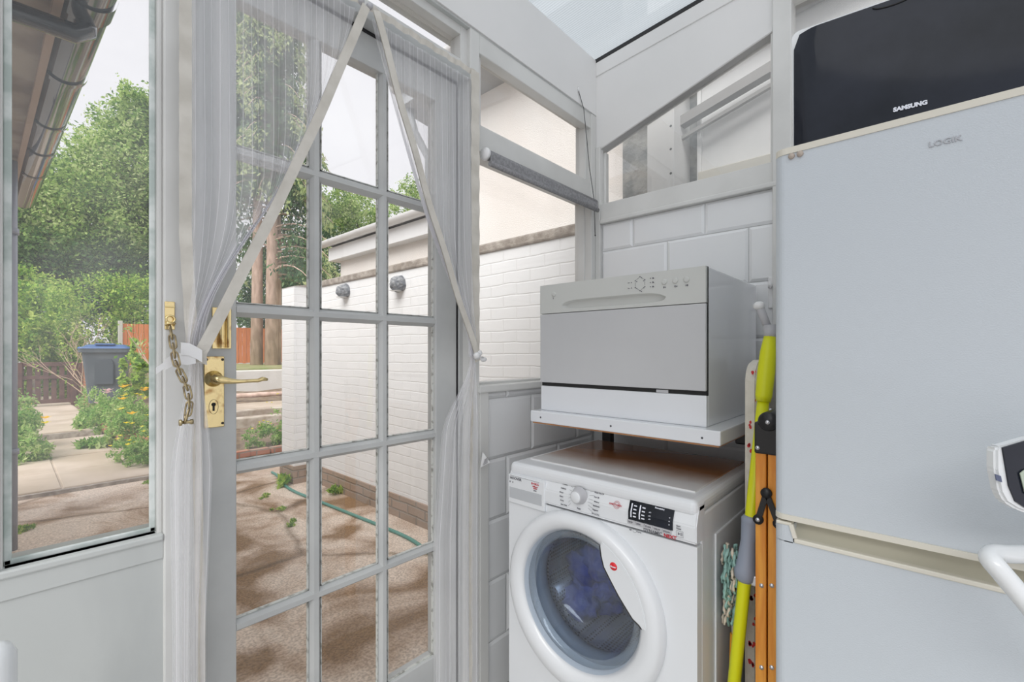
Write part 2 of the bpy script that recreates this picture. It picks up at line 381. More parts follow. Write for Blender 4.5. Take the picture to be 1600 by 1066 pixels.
def tiles(rows, fn, n, parent, bevel=.010, th=.008, gap=.0015):
    """rows: [(z0,z1,[joints])]; fn(s,z,o) -> world point, o = out from the wall"""
    t = B()
    for z0, z1, js in rows:
        for a, c in zip(js, js[1:]):
            if abs(c - a) < .012 or z1 - z0 < .01: continue
            lo, hi = min(a, c) + gap, max(a, c) - gap; bv = min(bevel, (hi - lo) * .3, (z1 - z0) * .3)
            o_ = [(lo, z0 + gap), (hi, z0 + gap), (hi, z1 - gap), (lo, z1 - gap)]
            i_ = [(lo + bv, z0 + gap + bv), (hi - bv, z0 + gap + bv), (hi - bv, z1 - gap - bv), (lo + bv, z1 - gap - bv)]
            O = [t.bm.verts.new(fn(p, q, .003)) for p, q in o_]; I = [t.bm.verts.new(fn(p, q, th)) for p, q in i_]; G = [t.bm.verts.new(fn(p, q, 0)) for p, q in o_]
            t.bm.faces.new(I)
            for k in range(4):
                j = (k + 1) % 4
                t.bm.faces.new((O[k], O[j], I[j], I[k])); t.bm.faces.new((G[k], G[j], O[j], O[k]))
    return t.build(n, M_tile, parent)
def joints(x0, x1, ph, p):
    k = math.ceil((x0 - ph) / p); out = [x0]
    while ph + k * p < x1:
        if ph + k * p > x0 + .001: out.append(ph + k * p)
        k += 1
    return out + [x1]
rows = [(1.037, 1.064, joints(1.102, XW - .01, 1.205, .305))]
zt = 1.037; k = 0
while zt > .05:
    z0 = max(0, zt - .211); rows.append((z0, zt, joints(1.102, XW - .01, 1.345 if k % 2 == 0 else 1.205, .305))); zt = z0; k += 1
bk = B(); bk.box(1.10, XW, F + .0155, F + .021, 0, 1.064); bk.build('grout', M_grout, wall_back)
tiles(rows, lambda s, z, o: Vector((s, F + .016 - o, z)), 'wall_tiles', wall_back)

# tiled wall on the right
b = B(); b.box(XW + .012, XW + .10, -2.4, F + .06, 0, 1.80)
wall_right = struct(b.build('wall_right', M_grout))
rows = [(1.65, 1.772, joints(.0, F - .03, .619, .30))]
zt = 1.65; k = 0
while zt > .01:
    z0 = max(0, zt - .2); rows.append((z0, zt, joints(-.0, F - .03, .465 if k % 2 == 0 else .619, .303))); zt = z0; k += 1
tiles(rows, lambda s, z, o: Vector((XW + .0125 - o, s, z)), 'wall_tiles', wall_right)
# sill strip, board above the window, posts
b = B()
b.box(XW - .014, XW + .05, .33, F - .03, 1.772, 1.790, .004)
b.box(XW - .004, XW + .06, .33, F - .03, 1.788, 1.862, .002)
b.build('window_sill', M_paint, wall_right)
pa, pb, = onX(934, 237, XW), onX(1208, 50, XW)
sl = (pb.z - pa.z) / (pb.y - pa.y)
def win_top(y): return pa.z + sl * (y - pa.y)
b = B()
b.prism([(XW, F, win_top(F)), (XW, .385, win_top(.385)), (XW, .385, roofz(.385) - .01), (XW, F, roofz(F) - .01)], (.05, 0, 0))
b.prism([(XW - .004, F - .005, roofz(F) - .075), (XW - .004, .385, roofz(.385) - .075), (XW - .004, .385, roofz(.385) - .012), (XW - .004, F - .005, roofz(F) - .012)], (.01, 0, 0), .0015)
b.prism([(XW - .006, F - .03, win_top(F - .03)), (XW - .006, .385, win_top(.385)), (XW - .006, .385, win_top(.385) + .016), (XW - .006, F - .03, win_top(F - .03) + .016)], (.05, 0, 0), .002)
b.prism([(XW, .33, 2.42), (XW, -2.4, 2.55), (XW, -2.4, roofz(-2.4)), (XW, .33, roofz(.33))], (.05, 0, 0))
b.build('gable_board', M_board, wall_right)
b = B(); b.beam((XW + .02, F, roofz(F) - .004), (XW + .02, -2.4, roofz(-2.4) - .004), .05, .016); b.build('foam_strip', M_black, wall_right)
def post(nm, x0, x1, y0, y1, z0, z1, m=M_paint): 
    b = B(); b.box(x0, x1, y0, y1, z0, z1, .003); return struct(b.build(nm, m))
post('trim_1', .205, .258, F - .002, F + .10, 0, 2.264)               # post between left window and door
post('trim_2', 1.016, 1.058, F - .002, F + .10, 0, 2.264)             # post between door and right window
post('trim_3', 1.745, XW, F - .006, F + .08, 1.085, 2.264)            # corner post
post('trim_4', XW - .012, XW + .06, .328, .385, 0, roofz(.36) - .02)  # post right of the gable window
post('trim_5', XW - .010, XW + .02, F - .030, F - .006, 1.09, 2.12)
b = B(); b.box(1.0, 1.018, D - .01, F + .10, 0, 2.13, .002); b.box(.256, .262, D - .02, F + .10, 0, 2.1, .001)
b.box(.258, 1.018, F + .002, F + .10, 2.092, 2.128, .003); struct(b.build('trim_6', M_paint_in))   # door lining
def framed(nm, x0, x1, z0, z1, fw, y, gm, m=M_paint, depth=.05, gy=.03, putty=None, pm=None):
    w = struct(thing(nm, loc=(x0, y, z0)))
    b = B((x0, y, z0)); b.box(x0, x0 + fw, y, y + depth, z0, z1, .002); b.box(x1 - fw, x1, y, y + depth, z0, z1, .002)
    b.box(x0 + fw, x1 - fw, y, y + depth, z0, z0 + fw, .002); b.box(x0 + fw, x1 - fw, y, y + depth, z1 - fw, z1, .002)
    b.build('window_frame', m, w)
    b = B((x0, y, z0)); b.box(x0 + fw, x1 - fw, y + gy, y + gy + .004, z0 + fw, z1 - fw); b.build('window_glass', gm, w)
    if putty:
        q = putty; b = B((x0, y, z0)); a0, a1, c0, c1 = x0 + fw, x1 - fw, z0 + fw, z1 - fw
        b.box(a0, a0 + q, y + gy - .006, y + gy, c0, c1, .002); b.box(a1 - q, a1, y + gy - .006, y + gy, c0, c1, .002)
        b.box(a0, a1, y + gy - .006, y + gy, c0, c0 + q, .002); b.build('putty', pm or M_putty, w)
    return w
framed('window_1', -.012, .205, .838, 2.264, .008, F + .01, M_glass_left, putty=.010, pm=M_algae, gy=.02)
framed('window_2', .258, 1.018, 2.124, 2.264, .030, F + .015, M_glass, gy=.03)
framed('window_3', 1.058, 1.750, 1.95, 2.235, .022, F + .015, M_glass, gy=.035)
b = B(); b.box(1.058, 1.748, F, F + .07, 1.872, 1.96, .003); b.box(1.058, 1.748, F, F + .04, 2.2, 2.264, .003); struct(b.build('trim_7', M_paint))
framed('window_4', 1.058, 1.750, 1.085, 1.880, .010, F + .03, M_glass, gy=.03)
# gable window
w5 = struct(thing('window_5', loc=(XW, .36, 1.86)))
y0w, y1w = .392, F - .04
b = B((XW, .36, 1.86)); b.prism([(XW + .03, y0w, 1.858), (XW + .03, y1w, 1.858), (XW + .03, y1w, win_top(y1w) + .003), (XW + .03, y0w, win_top(y0w) + .003)], (.004, 0, 0)); b.build('window_glass', M_glass_in, w5)
b = B((XW, .36, 1.86)); b.box(XW + .022, XW + .05, y1w, F - .02, 1.85, win_top(F) , .002); b.box(XW + .0, XW + .05, .385, .393, 1.86, win_top(.39), .002)
b.box(XW + .02, XW + .03, y0w, y1w, 1.858, 1.866, .002); b.build('window_frame', M_paint, w5)
w6 = struct(thing('window_6', loc=(XW, -1, 1.8)))
b = B((XW, -1, 1.8)); b.prism([(XW + .03, -2.3, 1.8), (XW + .03, .33, 1.8), (XW + .03, .33, 2.43), (XW + .03, -2.3, 2.56)], (.004, 0, 0)); b.build('window_glass', M_glass_in, w6)
b = B((XW, -1, 1.8)); b.box(XW, XW + .05, -2.3, .33, 1.78, 1.83, .002); b.beam((XW + .02, .33, 2.42), (XW + .02, -2.3, 2.56), .05, .04); b.build('window_frame', M_paint, w6)

# polycarbonate roof
m = bpy.data.materials.new('ribbed_polycarbonate'); m.use_nodes = True; t = m.node_tree; t.nodes.clear(); M_roof = m
o = t.nodes.new('ShaderNodeOutputMaterial'); tl = t.nodes.new('ShaderNodeBsdfTranslucent'); tp = t.nodes.new('ShaderNodeBsdfTransparent'); gl = t.nodes.new('ShaderNodeBsdfGlossy')
tl.inputs['Color'].default_value = (.40, .44, .47, 1); gl.inputs['Roughness'].default_value = .2; gl.inputs['Color'].default_value = (.8, .8, .8, 1)
c = t.nodes.new('ShaderNodeTexCoord'); wv = t.nodes.new('ShaderNodeTexWave'); wv.bands_direction = 'X'; wv.inputs['Scale'].default_value = 30; wv.inputs['Distortion'].default_value = .2
n = t.nodes.new('ShaderNodeTexNoise'); n.inputs['Scale'].default_value = 160; bp = t.nodes.new('ShaderNodeBump'); bp.inputs['Strength'].default_value = .5
ad = t.nodes.new('ShaderNodeMath'); ad.operation = 'ADD'; m1 = t.nodes.new('ShaderNodeMixShader'); m2 = t.nodes.new('ShaderNodeMixShader'); m1.inputs['Fac'].default_value = .12; m2.inputs['Fac'].default_value = .08
t.links.new(c.outputs['Object'], wv.inputs['Vector']); t.links.new(c.outputs['Object'], n.inputs['Vector']); t.links.new(wv.outputs['Fac'], ad.inputs[0]); t.links.new(n.outputs['Fac'], ad.inputs[1])
t.links.new(ad.outputs[0], bp.inputs['Height']); t.links.new(bp.outputs[0], gl.inputs['Normal']); t.links.new(bp.outputs[0], tl.inputs['Normal'])
t.links.new(tl.outputs[0], m1.inputs[1]); t.links.new(tp.outputs[0], m1.inputs[2]); t.links.new(m1.outputs[0], m2.inputs[1]); t.links.new(gl.outputs[0], m2.inputs[2]); t.links.new(m2.outputs[0], o.inputs['Surface'])
b = B(); b.quad((-1.6, F + .16, roofz(F + .16) + .004), (XW + .04, F + .16, roofz(F + .16) + .004), (XW + .04, -2.4, roofz(-2.4) + .004), (-1.6, -2.4, roofz(-2.4) + .004))
struct(b.build('ceiling', M_roof))

# ------------------------------------------------------------------ glazed door
DT = .042
door = struct(thing('door_1', loc=(.261, D, 0)))
OFF = (.261, D, 0)
b = B(OFF)
gx = [.3465, .3465 + .171, 0, 0, 0, 0]
pw = .1668; bar = .0316; x0 = .3465
cols = [(x0 + i * (pw + bar), x0 + i * (pw + bar) + pw) for i in range(3)]
ph = .327; rowsz = [(1.997 - (i + 1) * ph - i * bar, 1.997 - i * ph - i * bar) for i in range(5)]
xr_ = cols[2][1]
b.box(.264, x0, D, D + DT, .03, 2.085, .003); b.box(xr_, .998, D, D + DT, .03, 2.085, .003)
b.box(x0, xr_, D + .0005, D + DT, 1.997, 2.085, .002); b.box(x0, xr_, D + .0005, D + DT, .03, rowsz[4][0], .002)
def muntin(b, p, q, horiz):
    # bevelled glazing bar: flat nose with splayed sides
    w, nose = bar, .012
    if horiz:
        zc = p[1]; prof = [(-w / 2, .022), (-w / 2, .016), (-nose / 2, .001), (nose / 2, .001), (w / 2, .016), (w / 2, .022)]
        pts = [(p[0], D + a, zc + c) for c, a in prof]; b.prism(pts, (q - p[0], 0, 0))
    else:
        xc = p[0]; prof = [(-w / 2, .022), (-w / 2, .016), (-nose / 2, .001), (nose / 2, .001), (w / 2, .016), (w / 2, .022)]
        pts = [(xc + c, D + a + .0005, p[1]) for c, a in prof]; b.prism(pts, (0, 0, q - p[1]))
for i in range(4): muntin(b, (x0, rowsz[i][0] - bar / 2), xr_, True)
for i in range(2): muntin(b, (cols[i][1] + bar / 2, rowsz[4][0]), 1.997, False)
b.build('door_frame', M_paint_in, door)
b = B(OFF)
for (a, c) in cols:
    for (z0, z1) in rowsz:
        b.box(a, a + .0025, D + .012, D + .020, z0, z1); b.box(c - .0025, c, D + .012, D + .020, z0, z1)
        b.box(a, c, D + .012, D + .020, z0, z0 + .0022)
b.build('putty', M_putty, door, 'dark weathered putty line round the panes')
b = B(OFF)
b.box(x0, xr_, D + .021, D + .024, rowsz[4][0], 1.997)
b.build('door_glass', M_glass, door)
b = B(OFF); b.box(.9985, 1.0005, D - .004, D + .004, .03, 2.09); b.box(.30, .999, D - .004, D + .004, 2.085, 2.0915); b.build('gap_seal', M_black, door)
# brass furniture
pc = onY(334, 612, D - .002); hx0, hx1 = onY(318, 612, D).x, onY(350, 612, D).x; hz1, hz0 = onY(334, 557, D).z, onY(334, 668, D).z
hp = B(OFF); hp.box(hx0, hx1, D - .004, D, hz0, hz1, .0015)
plate = hp.build('lock_plate', M_brass, door)
b = B(OFF); c = onY(334, 592, D - .004)
b.lathe([(.0, -.028), (.010, -.028), (.012, -.020), (.0105, -.012), (.016, -.006), (.018, 0)], (c.x, D - .003, c.z), 'Y', 24)
hpts = [Vector((c.x, D - .024, c.z))]
for k in range(1, 12):
    s_ = k / 11.; e = onY(334 + (418 - 334) * s_, 590 + 9 * s_ + 3 * math.sin(s_ * PI * 1.6) - (3 if s_ > .9 else 0), D - .05)
    hpts.append(Vector((e.x, D - .030 - .020 * min(1, s_ * 2), e.z)))
b.tube(hpts, [.009, .009, .0085, .007, .0055, .0045, .004, .0038, .0038, .0042, .005, .003], 10)
b.build('lever_handle', M_brass, plate)
b = B(OFF); c = onY(333, 632, D); b.lathe([(0, 0), (.0042, 0)], (c.x, D - .0045, c.z), 'Y', 16); b.box(c.x - .002, c.x + .002, D - .0046, D - .0044, c.z - .014, c.z)
b.ring([(c.x + .009 * math.cos(a), D - .0042, c.z - .005 + .016 * math.sin(a)) for a in np.linspace(0, 2 * PI, 24, False)], [(c.x + .0085 * math.cos(a), D - .0042, c.z - .005 + .0155 * math.sin(a)) for a in np.linspace(0, 2 * PI, 24, False)], (0, -.0006, 0))
b.build('keyhole', M_dark, plate)
b = B(OFF)
for (u, v) in ((322, 562), (347, 562), (347, 661)): c = onY(u, v, D); b.lathe([(0, -.001), (.0028, -.0008), (.003, 0)], (c.x, D - .004, c.z), 'Y', 12)
b.build('plate_screws', mat('dark_screw', (.05, .04, .03), .5), plate)
a_, c_ = onY(331, 545, D), onY(361, 482, D)
b = B(OFF); b.box(a_.x, c_.x, D - .003, D, a_.z, c_.z, .001); wd = c_.x - a_.x
b.box(a_.x + wd * .30, a_.x + wd * .42, D - .016, D - .003, a_.z + .002, c_.z - .002, .002); b.box(a_.x + wd * .68, a_.x + wd * .80, D - .016, D - .003, a_.z + .002, c_.z - .002, .002)
b.build('chain_slide', M_brass, door, 'small brass slide for the door chain')

# ------------------------------------------------------------------ chain on the post
ch = thing('door_chain', 'tarnished brass security chain hanging from a plate on the white post', 'door chain', tuple(onY(265, 514, F - .004)))
CO = tuple(ch.location)
p0, p1 = onY(257, 515, F - .002), onY(273, 472, F - .002)
b = B(CO); b.box(p0.x, p1.x, F - .005, F - .002, p0.z, p1.z, .001); cx_ = (p0.x + p1.x) / 2
b.tube([(cx_ + .007 * math.cos(a), F - .010, p0.z + .020 + .007 * math.sin(a)) for a in np.linspace(0, 2 * PI, 16, False)], .0018, 6, closed=True)
b.tube([(cx_ - .006, F - .004, p0.z + .008), (cx_ - .006, F - .014, p0.z + .012), (cx_ + .006, F - .014, p0.z + .012), (cx_ + .006, F - .004, p0.z + .008)], .0022, 8)
b.box(p0.x, p1.x, F - .008, F - .003, p1.z - .012, p1.z - .009, .001)
b.build('chain_plate', M_brass, ch)
cpx = [(266, 512), (269, 527), (271, 541), (273, 555), (276, 568), (281, 581), (287, 593), (292, 606), (295, 620), (296, 633), (294, 645), (291, 656)]
link_mesh = None
for i in range(len(cpx) - 1):
    A, Bp = onY(*cpx[i], F - .05), onY(*cpx[i + 1], F - .05)
    A.y = Bp.y = F - (.012 if i < 2 else .075)
    A = onY(*cpx[i], A.y); Bp = onY(*cpx[i + 1], Bp.y)
    mid = (A + Bp) / 2; L = (Bp - A).length * .62
    if link_mesh is None:
        q = B(); pts = []
        for k in range(20):
            a = 2 * PI * k / 20; pts.append((.0052 * math.cos(a), 0, (.0085 * (1 if math.sin(a) > 0 else -1) * (abs(math.sin(a)) > .01)) + .0055 * math.sin(a)))
        q.tube(pts, .0017, 6, closed=True); lo = q.build('chain_link', M_brass2, ch); link_mesh = lo
    else:
        lo = link_mesh.copy(); COL.objects.link(lo)
    lo.location = mid - Vector(CO); d = (Bp - A).normalized()
    lo.rotation_euler = (d.to_track_quat('Z', 'Y').to_matrix() @ Matrix.Rotation(.35 + (PI / 2) * (i % 2), 3, 'Z')).to_euler()
c = onY(290, 660, F - .075)
b = B(CO); b.lathe([(0, -.010), (.006, -.010), (.006, -.006), (.003, -.005), (.003, .006), (.005, .008), (.005, .012), (0, .012)], c, 'X', 16); b.tube([c + Vector((0, 0, .014)), c], .003, 8); b.build('chain_bolt', M_brass2, ch)

# ------------------------------------------------------------------ sheer curtains
def sheer_mat(name):
    m = bpy.data.materials.new(name); m.use_nodes = True; t = m.node_tree; t.nodes.clear()
    o = t.nodes.new('ShaderNodeOutputMaterial'); tp = t.nodes.new('ShaderNodeBsdfTransparent'); df = t.nodes.new('ShaderNodeBsdfDiffuse'); tl = t.nodes.new('ShaderNodeBsdfTranslucent')
    for s_ in (df, tl): s_.inputs['Color'].default_value = (.95, .95, .98, 1)
    a = t.nodes.new('ShaderNodeMixShader'); a.inputs['Fac'].default_value = .5; mx = t.nodes.new('ShaderNodeMixShader')
    uv = t.nodes.new('ShaderNodeUVMap'); uv.uv_map = 'UVMap'; sp = t.nodes.new('ShaderNodeSeparateXYZ'); t.links.new(uv.outputs[0], sp.inputs[0])
    # narrow woven threads: sparse denser lines along the cloth
    mu = t.nodes.new('ShaderNodeMath'); mu.operation = 'MULTIPLY'; mu.inputs[1].default_value = 1.0; t.links.new(sp.outputs['X'], mu.inputs[0])
    fr = t.nodes.new('ShaderNodeMath'); fr.operation = 'FRACT'; t.links.new(mu.outputs[0], fr.inputs[0])
    gt = t.nodes.new('ShaderNodeMath'); gt.operation = 'LESS_THAN'; gt.inputs[1].default_value = .10; t.links.new(fr.outputs[0], gt.inputs[0])
    ml = t.nodes.new('ShaderNodeMath'); ml.operation = 'MULTIPLY_ADD'; ml.inputs[1].default_value = .28; ml.inputs[2].default_value = .38; t.links.new(gt.outputs[0], ml.inputs[0])
    t.links.new(df.outputs[0], a.inputs[1]); t.links.new(tl.outputs[0], a.inputs[2]); t.links.new(tp.outputs[0], mx.inputs[1]); t.links.new(a.outputs[0], mx.inputs[2])
    t.links.new(ml.outputs[0], mx.inputs['Fac']); t.links.new(mx.outputs[0], o.inputs['Surface'])
    return m
M_sheer = sheer_mat('sheer_net')
def cloth(name, fn, nu, nv, parent, off, threads):
    bm = bmesh.new(); uvl = bm.loops.layers.uv.new('UVMap'); off = Vector(off)
    vs = [[bm.verts.new(Vector(fn(i / nu, j / nv)) - off) for j in range(nv + 1)] for i in range(nu + 1)]
    for i in range(nu):
        for j in range(nv):
            f = bm.faces.new((vs[i][j], vs[i + 1][j], vs[i + 1][j + 1], vs[i][j + 1])); f.smooth = True
            for l, (p, q) in zip(f.loops, ((i, j), (i + 1, j), (i + 1, j + 1), (i, j + 1))): l[uvl].uv = (p / nu * threads, q / nv)
    me = bpy.data.meshes.new(name); bm.to_mesh(me); bm.free(); me.materials.append(M_sheer)
    o = bpy.data.objects.new(name, me); COL.objects.link(o); o.parent = parent; return o
def softmin(a, e, w):
    x = (e - a) / w
    sp_ = x if x > 20 else math.log1p(math.exp(x)) if x > -30 else 0.0
    return e - w * sp_
YC = F - .022
ZR = 2.098
def curtain(side):
    L = side < 0
    xt_in = onY(564 if L else 574, 25, YC).x
    xt_out = onY(290, 100, YC).x if L else onY(741, 200, YC).x
    tie = onY(303 if L else 735, 550 if L else 556, YC); tz = tie.z; tx = tie.x
    lab = 'left sheer white net curtain, tied back beside the brass door handle' if L else 'right sheer white net curtain, tied back against the post by the blind'
    r = thing('net_curtain', lab, 'curtain', (xt_out, YC, ZR), 0, 'pair of net curtains over the glazed door'); off = tuple(r.location)
    def edge(z):     # x of the inner hem at height z
        k = (ZR - z) / (ZR - tz); sag = .012 * math.sin(k * PI)
        return xt_in + (tx - xt_in) * k + (-sag if L else sag) * (-1)
    def up(s, t):    # s 0 outer -> 1 inner; t 0 top -> 1 tie
        z = ZR - .02 - t * (ZR - .02 - tz); xt = xt_out + (xt_in - xt_out) * s; e = edge(z); w = .012 + .012 * t
        if L: x = softmin(xt, e, w) - (1 - s) * 0
        else: x = -softmin(-xt, -e, w)
        g = max(0, (t - .55) / .45) ** 2
        ox = xt_out + ((tx - (.014 if L else -.004)) - xt_out) * g * .8
        x = x if t < .55 else x + (tx + (s - .5) * .03 * (1 if L else -1) - x) * g
        comp = .0022 + .010 * t
        y = YC + comp * math.sin(s * 2 * PI * 9 + math.sin(t * 3 + s * 9) * .8) * (1 - .5 * g) - .012 * t
        return (x, y, z - .004 * math.sin(s * 26 * PI) * t)
    cloth('net_upper', up, 150, 60, r, off, 26)
    pb = [onY(u, 800, YC - .01).x for u in ((266, 332) if L else (690, 748))]; pc_ = [onY(u, 1000, YC - .01).x for u in ((270, 322) if L else (678, 748))]
    def lo(s, t):
        z = tz - t * (tz - .12); zz = (tz - z)
        k1 = min(1, zz / .25); k1 = k1 * k1 * (3 - 2 * k1); k2 = min(1, max(0, (zz - .25) / .3))
        a = (tx - .010) * (1 - k1) + pb[0] * k1; c = (tx + .010) * (1 - k1) + pb[1] * k1
        a += (pc_[0] - pb[0]) * k2; c += (pc_[1] - pb[1]) * k2
        y = YC - .012 + (.004 + .003 * k1) * math.sin(s * 2 * PI * 4 + .6 * math.sin(3 * t)) 
        return (a + (c - a) * (s + .02 * math.sin(s * 12 * PI)), y, z)
    cloth('net_lower', lo, 90, 40, r, off, 9)
    # inner hem band
    b = B(off); N = 24; w_ = .016
    front = []
    for k in range(N + 1):
        z = ZR - .015 - (ZR - .015 - tz) * k / N; front.append(Vector((edge(z), YC - .028 - .012 * math.sin(k * .9) * .2, z)))
    front.append(Vector((tx, YC - .03, tz - .02)))
    d = (front[-1] - front[0]).normalized(); sd = Vector((d.z, 0, -d.x))
    for p, q in zip(front, front[1:]):
        b.quad(p - sd * w_, p + sd * w_ * .35, q + sd * w_ * .35, q - sd * w_)
        b.quad(p - sd * w_ + Vector((0, .003, 0)), q - sd * w_ + Vector((0, .003, 0)), q + sd * w_ * .35 + Vector((0, .003, 0)), p + sd * w_ * .35 + Vector((0, .003, 0)))
    bmesh.ops.remove_doubles(b.bm, verts=b.bm.verts, dist=.0008)
    b.build('inner_hem', M_hem, r, 'ivory folded hem edge')
    # outer hem strip
    u0, u1 = (279, 299) if L else (735, 748)
    xa, xb = onY(u0, 300, YC - .004).x, onY(u1, 300, YC - .004).x
    b = B(off)
    def oh(s, t): return (xa + (xb - xa) * s + (.012 * max(0, t - .75) * 4 if L else 0) * 1, YC - .008 + .0015 * math.sin(t * 70 + s * 2), ZR + .01 - t * (ZR + .01 - tz))
    b.grid(oh, 2, 60); b.build('outer_hem', M_hem, r, 'ivory tape along the outer edge')
    # lower hem visible through the net
    xh = onY(312 if L else 733, 800, YC).x
    b = B(off); b.grid(lambda s, t: (tx + (xh - tx) * min(1, t * 2) + (s - .5) * .016, YC - .008 + .001 * math.sin(t * 60), tz - t * (tz - .12)), 1, 40); b.build('lower_hem', M_hem, r)
    # header tape
    za = .016
    b = B(off); xa_, xb_ = (onY(290, 50, YC).x, xt_in) if L else (xt_in, onY(742, 120, YC).x)
    b.grid(lambda s, t: (xa_ + (xb_ - xa_) * s, YC - .004 + .0012 * math.sin(s * 90) - .003 * t, ZR - .006 + za * t + .002 * math.sin(s * 40)), 80, 2); b.build('header_tape', M_hem, r, 'ivory heading tape')
    b = B(off); b.lathe([(0, -.012), (.006, -.011), (.008, -.007), (.008, 0)], (xt_in + (-.004 if L else .002), YC - .004, ZR + .004), 'Y', 16); b.build('hook_button', M_greyl, r, 'grey button at the top')
    # tieback
    b = B(off)
    if L:
        pts = [onY(u, v, YC - .036) for u, v in ((244, 580), (258, 570), (276, 560), (292, 562), (306, 560))]
        pts2 = [onY(u, v, YC - .038) for u, v in ((283, 545), (296, 546), (308, 552), (316, 557))]
        for P_, w0 in ((pts, .0165), (pts2, .0190)):
            for i in range(len(P_) - 1):
                p, q = P_[i], P_[i + 1]
                wA = w0 * (.6 if i == 0 and w0 < .017 else 1); up_ = Vector((0, 0, wA / 1.0 * .62))
                b.quad(p - up_, q - up_, q + up_, p + up_)
        bmesh.ops.remove_doubles(b.bm, verts=b.bm.verts, dist=.0005); bmesh.ops.solidify(b.bm, geom=b.bm.faces[:], thickness=.002)
        tb = b.build('tieback', M_ribbon, r, 'white ribbon tieback')
    else:
        c = tie + Vector((0, -.03, 0)); b.blob(c, (.011, .010, .012), nz_=.3)
        b.blob(c + Vector((.014, 0, .008)), (.009, .004, .010), nz_=.2); b.blob(c + Vector((.034, .004, -.012)), (.014, .004, .008), nz_=.2); b.tube([c, c + Vector((.03, .002, -.006))], .003, 8)
        b.build('tieback', M_ribbon, r, 'white knotted tieback')
        q0 = onY(757, 716, F - .02)
        b = B(off); b.prism([(q0.x - .018, F - .02, q0.z - .028), (q0.x + .016, F - .03, q0.z - .016), (q0.x - .002, F - .026, q0.z + .010), (q0.x - .010, F - .022, q0.z + .022)], (0, .0008, 0)); ct = b.build('care_label', M_ribbon, r, 'small white printed care label')
        b = B(off)
        for k in range(5): b.beam((q0.x - .013 + .002 * k, F - .0255, q0.z - .020 + .004 * k), (q0.x + .006, F - .0295, q0.z - .014 + .004 * k), .0003, .0012)
        b.build('label_print', M_text_grey, ct)
    return r
curtain(-1); curtain(1)

# ------------------------------------------------------------------ roller blind and cable
z_b = 1.858
bl = thing('roller_blind', 'grey roller blind rolled up below the top light of the right window', 'blind', (1.062, F - .02, z_b))
o_ = tuple(bl.location)
b = B(o_); b.lathe([(0, 0), (.017, 0), (.017, .688 - .012), (0, .676)], (1.070, F - .022, z_b), 'X', 24); b.box(1.072, 1.742, F - .041, F - .037, z_b - .030, z_b, .001); b.build('blind_roll', M_blind, bl)
b = B(o_); b.tube([(1.07, F - .039, z_b - .034), (1.744, F - .039, z_b - .034)], .009, 12); b.build('bottom_bar', M_blind, bl)
b = B(o_); b.lathe([(0, -.004), (.019, -.004), (.021, .0), (.021, .008), (0, .008)], (1.062, F - .022, z_b), 'X', 20); b.build('end_bracket', M_upvc, bl, 'white round end bracket')
cab = [onY(903, 136, F - .008), onY(905, 146, F - .010), onY(912, 170, F - .012), onY(916, 210, F - .016), onY(921, 262, F - .02), onY(928, 310, F - .03), onY(929, 345, F - .03), onY(930, 368, F - .03)]
cw = thing('hanging_wire', 'thin black wire hanging loose down the corner by the blind', 'wire', tuple(cab[-1]))
b = B(tuple(cab[-1])); b.tube(cab, .0016, 6); b.build('wire', M_black, cw)
b = B(tuple(cab[-1])); b.tube([cab[0] + Vector((0, 0, -.002)), cab[0] + Vector((.004, -.002, -.018))], .0035, 8); b.build('wire_clip', M_upvc, cw, 'white clip at the top')
b = B(tuple(cab[-1])); b.blob(cab[-1], (.003, .003, .004)); b.build('wire_plug', M_black, cw)

# ------------------------------------------------------------------ washing machine (local: x right, y into depth, z up)
RZ = -PI / 2
wm = thing('washing_machine', 'white front-loading washing machine with a big porthole, under the shelf', 'washing machine', (1.08, .985, 0), RZ)
WX, WD, WH = .595, .50, .85
CX, CZ, RR = .272, .500, .250
b = B()
# shell: sides, back, top (open front)
b.box(0, .012, .03, WD, .02, .81, .004); b.box(WX - .012, WX, .03, WD, .02, .81, .004); b.box(.0, WX, WD - .012, WD, .02, .81); b.box(.012, WX - .012, .03, WD - .01, .02, .04)
b.build('side_panels', M_machine, wm)
b = B(); b.box(WX - .001, WX + .004, .12, .46, .12, .74, .0035); b.build('pressed_side', M_machine, wm)
b = B(); b.box(0, WX, .0, WD + .01, .808, .848, .016, 4); 
lid = b.build('lid', M_machine, wm)
m = bpy.data.materials.new('enamel_warm_bounce_tint'); m.use_nodes = True; t = m.node_tree; bs = t.nodes['Principled BSDF']; bs.inputs['Roughness'].default_value = .22; bs.inputs['Coat Weight'].default_value = .6
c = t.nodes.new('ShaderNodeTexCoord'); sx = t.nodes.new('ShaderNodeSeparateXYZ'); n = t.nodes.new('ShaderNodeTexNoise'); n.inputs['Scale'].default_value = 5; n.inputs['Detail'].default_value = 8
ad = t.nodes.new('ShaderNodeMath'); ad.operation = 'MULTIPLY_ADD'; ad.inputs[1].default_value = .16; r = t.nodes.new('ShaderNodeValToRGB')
r.color_ramp.elements[0].position = .20; r.color_ramp.elements[0].color = (.74, .74, .74, 1); r.color_ramp.elements[1].position = .34; r.color_ramp.elements[1].color = (.44, .22, .10, 1)  # white to brown: warm bounce under the shelf put into the base colour
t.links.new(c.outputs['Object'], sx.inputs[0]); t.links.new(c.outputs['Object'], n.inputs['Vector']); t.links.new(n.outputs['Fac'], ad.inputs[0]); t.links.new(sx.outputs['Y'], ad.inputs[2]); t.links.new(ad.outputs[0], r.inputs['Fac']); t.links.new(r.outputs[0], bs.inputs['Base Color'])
b = B(); b.box(.03, WX - .03, .07, WD - .01, .846, .8515, .002); b.build('lid_inset', m, lid, 'inset of the lid, warm bounced light put into its colour as brown')
